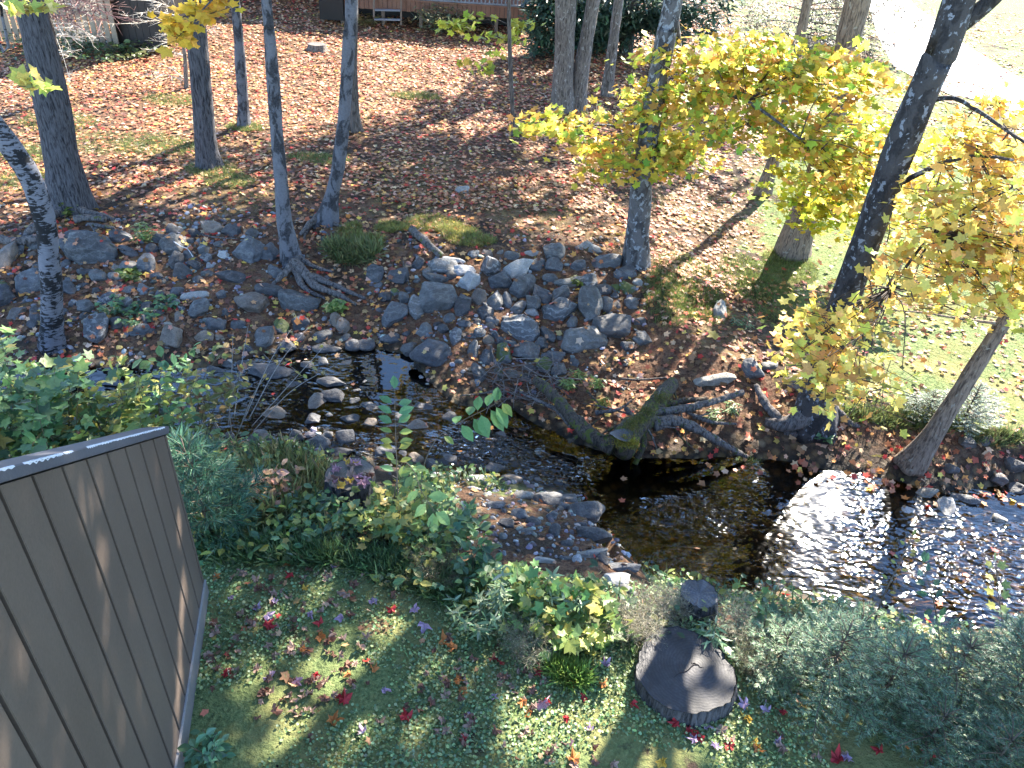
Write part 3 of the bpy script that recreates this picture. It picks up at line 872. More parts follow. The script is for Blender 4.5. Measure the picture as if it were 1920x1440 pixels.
spray_crown('t13', [(1830, 350, 120, 90, d13 - .6, .5, 3.6), (1760, 450, 150, 85, d13 - .7, .5, 4), (1870, 280, 70, 50, d13 - .7, .4, 2), (1735, 525, 95, 50, d13 - .5, .4, 2.6), (1850, 480, 80, 60, d13 - .8, .4, 2.2), (1550, 660, 80, 45, d13 - .7, .3, 1.1), (1530, 620, 50, 40, d13 - .4, .2, .6), (1900, 420, 60, 120, d13 - .9, .4, 2.2), (1650, 680, 70, 45, d13 - .5, .3, 1.0), (1570, 590, 45, 25, d13 - .7, .2, .8), (1620, 600, 40, 40, d13 - .4, .2, .8), (1660, 350, 50, 40, d13 + .5, .3, .8), (1790, 590, 50, 22, d13 - .3, .2, .6), (1890, 530, 50, 60, d13 - .8, .3, 1.6), (1860, 220, 60, 40, d13 - .6, .3, 1), (1540, 720, 35, 25, d13 - .5, .2, .7), (1630, 740, 40, 20, d13 - .3, .2, .6)],
            YO, [3.6, 2.2, 3.2, 2.8, .6], .10, 360, 17, .35, twig_from=l13, seed=2)
# yellower-green foliage of the stout brown trunk, lower and sunlit
d12 = pix(TREES['t12']['base'])[2][0]
spray_crown('t12', [(1560, 380, 90, 60, d12 - 1.5, .5, 3), (1640, 330, 90, 60, d12 - 1.3, .5, 3), (1700, 270, 60, 40, d12 - 1.2, .4, 1), (1620, 250, 60, 40, d12 - .8, .4, 1), (1480, 290, 60, 40, d12 - 1, .3, 1), (1730, 380, 60, 50, d12 - 1.5, .4, 1.2)],
            [(.52, .50, .05), (.44, .48, .05), (.58, .48, .05), (.3, .4, .04)], [4, 3, 3, 1], .11, 210, 20, .34, seed=3)
# few leaf sprays of the thin sapling and of the left trunks
d6 = pix(TREES['t6']['base'])[2][0]
spray_crown('t6', [(905, 118, 40, 18, d6 - .3, .3, 2), (870, 40, 45, 22, d6 - .8, .3, 2.4), (930, 70, 35, 18, d6 - .3, .2, .8), (985, 48, 30, 14, d6, .2, .6), (890, 10, 50, 10, d6 - .8, .2, .8)],
            [(.36, .40, .05), (.28, .34, .05), (.45, .42, .06)], [3, 3, 2], .17, 20, 9, .26, seed=4)
d4 = 9.6
p4 = TREES['t4']['pts'][-1]
q4 = TREES['t4']['pts'][int(len(TREES['t4']['pts']) * .52)]
limb('t4', [q4, at_depth(470, -120, d4 + .6), at_depth(420, -30, d4), at_depth(370, 30, d4 - .4)], .03, .008)
spray_crown('t4', [(350, 55, 42, 26, d4 - .5, .2, 3), (400, 15, 50, 22, d4 - .3, .2, 3.2), (430, 5, 30, 14, d4 - .1, .2, 1)],
            [(.62, .42, .05), (.60, .36, .05), (.55, .42, .06)], [3, 2, 1], .145, 15, 9, .16, twig_from=[at_depth(420, -30, d4), at_depth(370, 30, d4 - .4)], seed=5)
d15 = 8.2
limb('t15', [TREES['t15']['pts'][-8], at_depth(-60, -20, d15), at_depth(0, -10, d15), at_depth(50, 20, d15)], .03, .006)
spray_crown('t15', [(40, 12, 40, 12, d15, .15, 2), (8, 130, 16, 20, d15 - 1.4, .1, .8), (60, 150, 26, 20, d15 - 1, .1, .4)], [(.50, .42, .10), (.35, .40, .10), (.5, .46, .2)], [2, 2, 1], .14, 7, 7, .14, twig_from=[at_depth(0, -10, d15), at_depth(-10, 100, d15 - 1.2)], seed=6)


def bare_twigs(key, items, col=(.46, .42, .36), seed=0, r=.009):
    rng = np.random.default_rng(seed)
    T = TREES[key]
    mb = MB()
    for (x0, y0, x1, y1, dz) in items:
        dep = pix(T['base'])[2][0]
        a, b = at_depth(x0, y0, dep - .05), at_depth(x1, y1, dep - dz)
        L = np.linalg.norm(b - a)
        mid = (a + b) / 2 + [0, 0, .08 * L]
        P, R = resample([a, mid, b], [r * 1.4, r, r * .4], .12)
        mb.tube(P, R, 5, col)
        for k in range(int(9 * L) + 4):
            i = rng.integers(1, len(P)); s = P[i]
            d = (P[i] - P[i - 1]); d /= np.linalg.norm(d)
            d = d * .7 + rng.standard_normal(3) * [.8, .8, .45]
            l = L * (.12 + .25 * rng.random()) * (1.1 - i / len(P) * .6)
            e = s + d * l; m_ = (s + e) / 2 + rng.standard_normal(3) * .06 * l + [0, 0, -.03 * l]
            mb.tube([s, m_, e], [r * .7, r * .5, r * .25], 4, col)
            for q in range(4):
                f = rng.random(); s2 = s * (1 - f) + e * f
                e2 = s2 + (d * .5 + rng.standard_normal(3) * .7) * l * .35
                mb.tube([s2, e2], [r * .4, r * .2], 3, col)
    mb.build('twig', TWIG, T['root'])


bare_twigs('snag', [(92, 55, 140, 58, .3), (90, 45, 180, 70, .6), (100, 100, 130, 105, .2), (104, 105, 132, 96, .3), (110, 148, 134, 138, .3), (85, 20, 170, 20, .8), (84, 10, 160, -10, .6), (96, 70, 150, 75, .5), (112, 156, 136, 150, .2)], seed=3)
bare_twigs('snag', [(86, 25, 190, 40, 1.2), (86, 5, 210, 30, 1.0), (90, 35, 150, 50, .9)], (.16, .09, .085), seed=9, r=.012)
bare_twigs('snagb', [(335, 30, 240, 30, .7), (333, 20, 255, 0, .6), (338, 50, 250, 45, .9), (343, 78, 285, 92, .5), (345, 105, 290, 95, .5), (348, 152, 278, 140, .5), (348, 150, 300, 118, .4), (340, 60, 300, 70, .5), (342, 75, 420, 60, .4)], seed=5)


# boughs of needles
def boughs(key, items, cols, n=240, L=.16, seed=0, name='crown'):
    rng = np.random.default_rng(seed); T = TREES[key]
    dep = pix(T['base'])[2][0]
    pos, yd = [], []; mb = MB()
    for (x0, y0, x1, y1, dz, k) in items:
        a, b = at_depth(x0, y0, dep - .1), at_depth(x1, y1, dep - dz)
        l = np.linalg.norm(b - a); d = (b - a) / l
        side = np.cross(d, [0, 0, 1]); side /= np.linalg.norm(side)
        P, R = resample([a, (a + b) / 2 + [0, 0, .05 * l], b], [.025, .015, .005], .2)
        mb.tube(P, R, 5, (.06, .045, .035))
        m = int(n * k)
        f = rng.random(m) ** .8; o = (rng.random(m) * 2 - 1) * (1.05 - f) * .36 * l
        pos.append(a + d * (f * l)[:, None] + side * o[:, None] + np.column_stack([np.zeros(m), np.zeros(m), .09 * l * rng.standard_normal(m) - .12 * np.abs(o)]))
        yd.append(d * .8 + side * np.sign(o)[:, None] * .7 + rng.standard_normal((m, 3)) * .35)
    pos, yd = np.concatenate(pos), np.concatenate(yd); m = len(pos)
    sh = (np.array([[-.16, 0, 0], [.16, 0, 0], [.10, .6, 0], [0, 1, -.1], [-.10, .6, 0]]), np.array([(0, 1, 2), (0, 2, 4), (4, 2, 3)]))
    V, Fc, C = scatter(sh, pos, rots_y(yd, np.array([0, 0, 1.0]) + .4 * rng.standard_normal((m, 3))), L * (1 + .3 * rng.standard_normal(m)), palette(cols, [1] * len(cols), m, .25, rng))
    mesh_obj(name, V, Fc, PLANT, T['root'], C, False); mb.build('branch', TWIG, T['root'])


PINEC = [(.05, .10, .065), (.07, .12, .075), (.035, .065, .045), (.11, .16, .10)]
boughs('t9', [(1180, 30, 1060, 45, 1.5, 1.4), (1180, 10, 1010, 30, 2.0, 1.8), (1178, 20, 990, 60, 2.2, 1.8), (1180, -10, 1100, 20, 1.0, 1.2), (1182, 20, 1240, 45, 1.2, .8), (1182, 0, 1300, 30, 1.6, 1.2), (1182, 10, 1340, 60, 1.8, 1.0), (1180, 35, 1120, 60, 1.2, 1), (1182, -20, 1380, 5, 2, 1.4), (1182, -20, 1010, -10, 2, 1.4), (1182, 20, 1280, 75, 1.5, .8), (1180, 40, 1000, 75, 1.5, 1.6), (1180, 50, 1040, 85, 1.2, 1.3), (1180, 5, 985, 12, 2.2, 1.8), (1180, 25, 1030, 15, 1.6, 1.6), (1180, 45, 1090, 70, 1, 1.2)], PINEC, 620, .22, 11)
# hemlock whose thin grey boughs hang before the drive
tree('hem', 'hemlock_tree', 'thin hemlock with sparse grey brown boughs hanging before the pale drive', [(1500, 80, 16), (1512, 20, 15), (1518, 0, 14)], B_DARK, GT, top=9, ttop=.3, sides=10)
boughs('hem', [(1512, 20, 1640, 30, 2.2, .7), (1508, 40, 1690, 95, 2.6, .9), (1506, 50, 1640, 110, 2.2, .8), (1505, 60, 1600, 118, 1.8, .7), (1510, 30, 1735, 40, 2.4, .8), (1512, 10, 1700, 5, 2.2, .8), (1505, 60, 1440, 90, 1.4, .6), (1506, 45, 1400, 50, 1.6, .7), (1510, 20, 1390, 15, 1.8, .8), (1512, 0, 1600, -10, 2, .8)], [(.13, .12, .085), (.16, .13, .10), (.09, .10, .06), (.2, .17, .14)], 1300, .11, 12)


# high crowns, out of the picture, whose gaps let the light patches through
def high_crown(key, cx, cy, zc, rh, rv, n, seed, lsize=.2):
    rng = np.random.default_rng(500 + seed); T = TREES[key]
    # leaf clumps
    nc = n // 60
    u = rng.standard_normal((nc, 3)); u /= np.linalg.norm(u, axis=1)[:, None]
    cen = np.array([cx, cy, zc]) + u * (rng.random((nc, 1)) ** (1 / 2.6)) * [rh, rh, rv]
    cen = cen[cen[:, 2] > 5.6]
    pos = (cen[:, None, :] + rng.standard_normal((len(cen), 60, 3)) * [.42, .42, .22]).reshape(-1, 3)
    pos = pos[pos[:, 2] > 5.3]
    # sun rays down to the ground
    gpt = pos - SUN * ((pos[:, 2] + .2) / SUN[2])[:, None]
    hz = height(gpt[:, 0], gpt[:, 1], False); gpt = pos - SUN * ((pos[:, 2] - hz) / SUN[2])[:, None]
    px, py, dp = pix(gpt)
    ok = dp > .5
    L = np.where(ok, lit_px(px, py), 0)
    keep = rng.random(len(pos)) > L * 1.02
    keep &= rng.random(len(pos)) > .85 * sstep(.08, .30, n2(gpt[:, 0], gpt[:, 1], .95, 2, 91))
    # the wall stays in the shade of the leaves
    tw_ = ((pos - S0) @ nrm) / (SUN @ nrm); hw_ = pos - SUN * tw_[:, None]; sw_ = (hw_ - S0) @ UW
    keep |= (tw_ > 0) & (sw_ > -.1) & (sw_ < 3.2) & (hw_[:, 2] > -.1) & (hw_[:, 2] < 1.5 + .8 * sw_)
    # leave the sun on the low leafy sprays and on a streak of the wall
    for q, r in BEAMS:
        v = pos - q; s_ = v @ SUN
        dist = np.linalg.norm(v - s_[:, None] * SUN, axis=1)
        keep &= ~((dist < r) & (s_ > 0))
    for q, r in MIRROR:
        v = pos - q; s_ = v @ MIRD; dist = np.linalg.norm(v - s_[:, None] * MIRD, axis=1)
        keep &= ~((dist < r) & (s_ > 0))
    pos = pos[keep]; m = len(pos)
    if m < 10: return
    nr = np.array([0, 0, .8]) + rng.standard_normal((m, 3)) * .7
    V, Fc, C = scatter(MAPLE_LOW, pos, rots(nr, rng.random(m) * 6.28), lsize * (1 + .2 * rng.standard_normal(m)), palette(CROWN, [3, 3, 2, 1, 2], m, .2, rng))
    mesh_obj('crown', V, Fc, LEAF, T['root'], C, False)
    tp = T['pts']; mb = MB()
    for c in cen[rng.permutation(len(cen))[:14]]:
        j = np.argmin(np.abs(tp[:, 2] - max(5.2, c[2] - 1.6 - .35 * np.linalg.norm((c - tp[-1])[:2]))))
        s0 = tp[j]; mid = s0 * .5 + c * .5 + [0, 0, -.25]
        P, R = resample([s0, mid, c], [min(.06, T['rad'][j] * .6), .035, .01], .4)
        if any(np.min(np.linalg.norm((P - q) - ((P - q) @ MIRD)[:, None] * MIRD, axis=1)) < r for q, r in MIRROR): continue
        if np.min(P[:, 2]) > 4.9: mb.tube(P, R, 6, (.12, .1, .09))
    if mb.n: mb.build('branch', TWIG, T['root'])


zb = 0.17                                     # the wall's siding starts above a skirt
S0 = on_z(377, 1092, zb); S1 = on_z(320, 1440, zb)
u = S1 - S0; u[2] = 0; u /= np.linalg.norm(u)
nrm = np.array([u[1], -u[0], 0.0])
if nrm[0] < 0: nrm = -nrm                     # faces right, towards the brook lawn
UW = u.copy()
BEAMS = []
for cen in SPRAYS[:3]:
    for c in cen[::2]: BEAMS.append((c, .30))
for px, py in [(330, 1010), (336, 1070), (338, 1130), (334, 1190), (332, 1260), (326, 1330), (322, 1400), (350, 1160)]:
    d = ray(px, py); BEAMS.append((EYE + d * (((S0 - EYE) @ nrm) / (d @ nrm)), .09))
_r = ray(735, 705); MIRD = np.array([_r[0], _r[1], -_r[2]]) / np.linalg.norm(_r)
MIRROR = [(on_z(a, b, float(W(-1.2))), .34) for a in (700, 725, 750, 775, 800) for b in (672, 690, 710, 735, 755)]
def tip(k): return TREES[k]['pts'][-1]
HC = [('t13', (5.4, 8.6), 8.6, 3.4, 2.8, 7000), ('t10', (2.6, 12.4), 9.5, 4.0, 3.6, 9000), ('t12', (6.0, 13.6), 9.5, 3.6, 3.4, 7000), ('t11', (5.0, 17.5), 9.5, 4.0, 3.6, 8000),
      ('t7', (2.0, 21.5), 10, 4.2, 3.8, 9000), ('t7b', (5.0, 22.5), 10, 4.0, 3.6, 7000), ('t8', (6.0, 26.0), 10, 4.4, 4.0, 8000), ('t9', (7.5, 30), 9.5, 4.5, 4.0, 8000), ('t5', (-1.2, 14.0), 9.5, 3.6, 3.4, 7500), ('t4', (-2.2, 10.6), 9.5, 3.0, 3.0, 5000),
      ('t5b', (-2.4, 20.0), 10, 4.2, 3.8, 9000), ('t3', (-6.5, 20.5), 10, 4.0, 3.6, 7000), ('t2', (-6.5, 16.6), 10, 3.6, 3.6, 6500), ('oak', (-8.0, 13.2), 10, 3.8, 3.6, 7000), ('t15', (-6.8, 8.8), 8.0, 2.2, 1.8, 2500), ('t14', (6.8, 7.2), 8.4, 2.6, 2.0, 4500)]
for k, (key, c, zc, rh, rv, n) in enumerate(HC):
    high_crown(key, c[0], c[1], zc, rh, rv, int(n * .8), k)
# ------------------------------------------------------------------ stones
def _ico(sub=3):
    import bmesh
    bm = bmesh.new(); bmesh.ops.create_icosphere(bm, subdivisions=sub, radius=1)
    V = np.array([v.co[:] for v in bm.verts]); Fc = np.array([[v.index for v in f.verts] for f in bm.faces]); bm.free()
    return V, Fc


ICO4, ICO3 = _ico(5), _ico(4)
STONES = []


def stone_mat(name, c0, c1, vein=0.0, moss=0.0):
    t = NT(name)
    ob = t.n('ObjectInfo')
    co = t.coord('Object', (1, 1, 1.5))
    ad = t.n('VectorMath', operation='ADD'); t.set(ad.inputs[0], co); t.set(ad.inputs[1], ob.outputs['Location'])
    n1 = t.noise(ad.outputs[0], 9, 6, .65, .4); n2_ = t.noise(ad.outputs[0], 60, 4, .7)
    c = t.ramp(n1, [(.3, c0), (.7, c1)])
    c = t.mix(1.0, c, t.ramp(n2_, [(.3, (.6,) * 3), (.7, (1.35,) * 3)]), 'MULTIPLY')
    c = t.mix(1.0, c, t.ramp(ob.outputs['Random'], [(0, (.6, .61, .66)), (.35, (1.0, .96, .88)), (.7, (.95, .97, 1.02)), (1, (1.45, 1.36, 1.22))]), 'MULTIPLY')
    if vein:
        wv_ = t.n('TexWave', bands_direction='Z'); t.set(wv_.inputs[0], ad.outputs[0])
        wv_.inputs['Scale'].default_value = 2.2; wv_.inputs['Distortion'].default_value = 16; wv_.inputs['Detail'].default_value = 6; wv_.inputs['Detail Scale'].default_value = 1.3; wv_.inputs['Detail Roughness'].default_value = .7
        c = t.mix(t.math('MULTIPLY', t.fr(wv_.outputs[1], .78, .98), vein * .7), c, (.30, .30, .29))
    if moss:
        gm = t.n('NewGeometry'); sx = t.n('SeparateXYZ'); t.set(sx.inputs[0], gm.outputs['Normal'])
        c = t.mix(t.fr(t.math('ADD', t.noise(ad.outputs[0], 6, 4), t.math('MULTIPLY', sx.outputs[2], .25)), .75 - .25 * moss, .85 - .25 * moss), c, (.065, .08, .02))
    h = t.math('ADD', n1, t.math('MULTIPLY', n2_, .35))
    return t.done(t.pbsdf(c, .62, .35, t.bump(h, .9, .022)))


S_GREY = stone_mat('grey_schist', (.042, .043, .045), (.105, .104, .104), .25)
S_VEIN = stone_mat('veined_schist', (.045, .046, .048), (.11, .11, .112), .7)
S_DARK = stone_mat('dark_wet_stone', (.03, .03, .033), (.08, .078, .08), .15)
S_BROWN = stone_mat('brown_stone', (.09, .07, .055), (.2, .16, .125), .1)
S_PALE = stone_mat('pale_stone', (.20, .20, .20), (.33, .33, .32), .2)
S_TAN = stone_mat('tan_stone', (.11, .105, .095), (.21, .20, .175), .3)
S_MOSS = stone_mat('mossy_stone', (.09, .09, .09), (.2, .2, .195), .1, .9)
SM = dict(g=S_GREY, v=S_VEIN, d=S_DARK, b=S_BROWN, p=S_PALE, t=S_TAN, m=S_MOSS)
COLW = dict(g='grey', v='white veined grey', d='dark wet', b='brown', p='pale', t='tan grey', m='mossy')


def stone(px, py, w, h, rot=0, m='g', label=None, face=.5, ang=.5, lift=.28, big=None, seed=0, group=None):
    rng = np.random.default_rng(int(px * 13 + py * 7 + seed))
    g = G(px, py); dep = pix(g)[2][0]
    k_ = 1.13 if w * h > 700 else 1.25
    a, b = w / 2 * dep / F * k_, h / 2 * dep / F * k_
    if _i(NEAR, g[0]) < g[1] < _i(FAR, g[0]): lift = .55
    tc = EYE - g; tc /= np.linalg.norm(tc)
    n = face * tc + (1 - face) * np.array([0, 0, 1.0]); n /= np.linalg.norm(n)
    ri = RM @ np.array([math.cos(math.radians(-rot)), math.sin(math.radians(-rot)), 0])
    xa = ri - n * (ri @ n); xa /= np.linalg.norm(xa); ya = np.cross(n, xa)
    b = b / max(.6, abs(n @ tc))
    c = .55 * min(a, b) + .2 * b
    V, Fc = ICO4 if w * h > 900 else ICO3
    # superquadric-ish block cut by a few facets, then weathered
    U = V.copy()
    pw = .72 + .2 * rng.random()
    U = np.sign(U) * np.abs(U) ** pw
    for _ in range(11):
        d = rng.standard_normal(3) * [1, 1, .8]; d /= np.linalg.norm(d); lim = .60 + .24 * rng.random()
        s_ = U @ d; U = U - np.clip(s_ - lim, 0, None)[:, None] * d * (.95)
    k = 1 + .14 * ang * 2 * fbm(U * 1.1 + seed + px, 2, 3)[:, None] + .035 * fbm(U * 3.6 + px, 4, 9)[:, None]
    U = U * k
    U[:, 2] += .04 * np.sin(U[:, 0] * 5 + px)
    ex = np.abs(U).max(0); U = U / ex
    Vw = g + n * c * lift + U[:, :1] * a * xa + U[:, 1:2] * b * ya + U[:, 2:3] * c * n
    r = mesh_obj('stone', Vw, Fc, SM[m], None, None, True, None, g)
    tag(r, label, 'stone', group or 'stones of the brook and its banks')
    STONES.append((Vw, Fc))
    return r


NAMED = [  # px, py, w, h, rot, material, label, short name for its neighbours
    (173, 477, 86, 60, 5, 'g', 'big rounded grey boulder beside the white birch', 'the big rounded boulder'),
    (148, 460, 60, 44, -30, 'd', 'dark slanted stone tucked behind the big rounded boulder', 'the dark slanted stone'),
    (57, 538, 46, 50, 0, 'g', 'squarish blocky grey stone left of the white birch', 'the squarish block'),
    (825, 567, 74, 66, 15, 'g', 'large flat faced pointed slab in the upper left of the stone pile', 'the pointed slab'),
    (878, 533, 42, 40, 0, 'p', 'sun touched pale rounded stone above the pointed slab', 'the sun touched stone'),
    (982, 620, 78, 50, 3, 'v', 'large white veined block in the middle of the stone pile', 'the white veined block'),
    (1092, 640, 84, 52, -6, 't', 'pale dome shaped boulder at the lower right of the stone pile', 'the pale dome'),
    (1105, 578, 44, 62, 4, 'g', 'tall upright grey stone above the pale dome', 'the upright stone'),
    (1048, 588, 72, 42, -25, 'v', 'long tilted veined stone left of the upright stone', 'the tilted veined stone'),
    (1147, 618, 74, 42, 6, 'd', 'low dark slab right of the pale dome', 'the low dark slab'),
    (1137, 495, 66, 27, -4, 'g', 'long flat stone at the foot of the lichen spotted trunk', 'the long flat stone'),
    (970, 510, 66, 30, -38, 'p', 'pale sunlit slanting slab near the top of the stone pile', 'the slanting slab'),
    (980, 542, 42, 50, 40, 'g', 'leaning grey slab below the pale slanting slab', 'the leaning slab'),
    (832, 502, 58, 24, 2, 'v', 'low pale edged slab at the top left of the stone pile', 'the pale edged slab'),
    (1015, 557, 30, 44, -30, 'd', 'dark oval stone standing among lighter ones in the pile', 'the dark oval stone'),
    (806, 665, 82, 46, 17, 'd', 'broad dark stone at the edge of the blue reflecting pool', 'the broad pool stone'),
    (983, 662, 54, 34, 0, 'g', 'smooth grey stone just below the white veined block', 'the smooth grey stone'),
    (943, 667, 26, 42, -10, 'm', 'moss covered stone at the foot of the stone pile', 'the moss covered stone'),
    (743, 592, 36, 56, 28, 'g', 'narrow leaning stone left of the pointed slab', 'the narrow leaning stone'),
    (703, 515, 30, 32, 0, 'g', 'lone round stone under the grassy overhang', 'the lone round stone'),
    (468, 477, 54, 44, 20, 'g', 'grey stone with a sunlit top left of the pale rooted trunk', 'the sunlit topped stone'),
    (473, 573, 64, 38, 8, 'b', 'flat brownish stone half under a yellowed leaf', 'the flat brownish stone'),
    (558, 572, 74, 46, 6, 'g', 'big rounded stone just below the roots of the pale trunk', 'the stone below the roots'),
    (366, 557, 48, 15, -16, 'p', 'thin pale sunlit slab lying on the left bank', 'the thin pale slab'),
    (372, 580, 34, 38, 0, 'g', 'upright grey stone carrying the thin pale slab', 'the slab bearing stone'),
    (178, 622, 46, 54, 20, 'v', 'mottled stone behind the leafy shrubs at the left', 'the mottled stone'),
    (510, 703, 80, 36, 4, 'd', 'long flat dark stone lying across the upper brook', 'the long brook stone'),
    (593, 763, 32, 48, 12, 'b', 'upright brown stone standing in the upper brook', 'the upright brown stone'),
    (628, 752, 54, 30, -4, 'd', 'dark slab with a wet blue shine beside the upright brown stone', 'the wet shining slab'),
    (517, 785, 72, 42, -6, 'b', 'brown leaf strewn stone in the upper brook', 'the brown brook stone'),
    (1343, 714, 80, 24, -9, 't', 'long flat grey slab above the driftwood roots', 'the slab above the roots'),
    (1408, 697, 40, 36, 0, 'g', 'rounded grey stone standing right of the slab above the roots', 'the round stone on the lip'),
    (1770, 959, 32, 40, 15, 'p', 'pale sunlit stone standing in the glittering water', 'the pale stone in the glitter'),
    (1700, 975, 34, 36, -10, 'p', 'whitish boulder in the middle of the sun glitter', 'the whitish boulder'),
    (1463, 1083, 50, 36, 25, 'g', 'grey stone at the near edge of the sunny pool', 'the near edge stone'),
    (1600, 1030, 54, 24, 10, 'd', 'dark wet stone breaking the glittering riffle', 'the dark riffle stone'),
    (1025, 942, 58, 34, 4, 'g', 'layered grey stone at the top of the gravel bar', 'the layered stone'),
    (1096, 962, 72, 38, -6, 'd', 'broad dark stone where the gravel bar meets the pool', 'the broad bar stone'),
    (1110, 1006, 68, 30, 3, 'd', 'low dark stone at the pool edge of the gravel bar', 'the low bar stone'),
    (1110, 1041, 58, 22, -12, 't', 'tan striped slab at the pool edge below the dark stones', 'the tan striped slab'),
    (1164, 1065, 84, 18, 2, 'g', 'thin flat grey slab reaching into the pool', 'the thin pool slab'),
    (1150, 1092, 54, 38, 10, 'p', 'light grey smooth stone just below the thin pool slab', 'the light grey stone'),
    (1178, 1117, 38, 32, 20, 'g', 'grey angular stone at the lower end of the gravel bar', 'the angular bar stone'),
    (893, 901, 42, 18, -6, 'p', 'pale elongated stone at the edge of the foaming riffle', 'the pale riffle stone'),
    (1350, 590, 26, 46, 0, 't', 'small weathered upright stone on the mossy right bank', 'the upright bank stone'),
    (865, 358, 26, 14, -8, 'p', 'small pale flat stone alone on the leafy lawn', 'the lawn stone'),
]
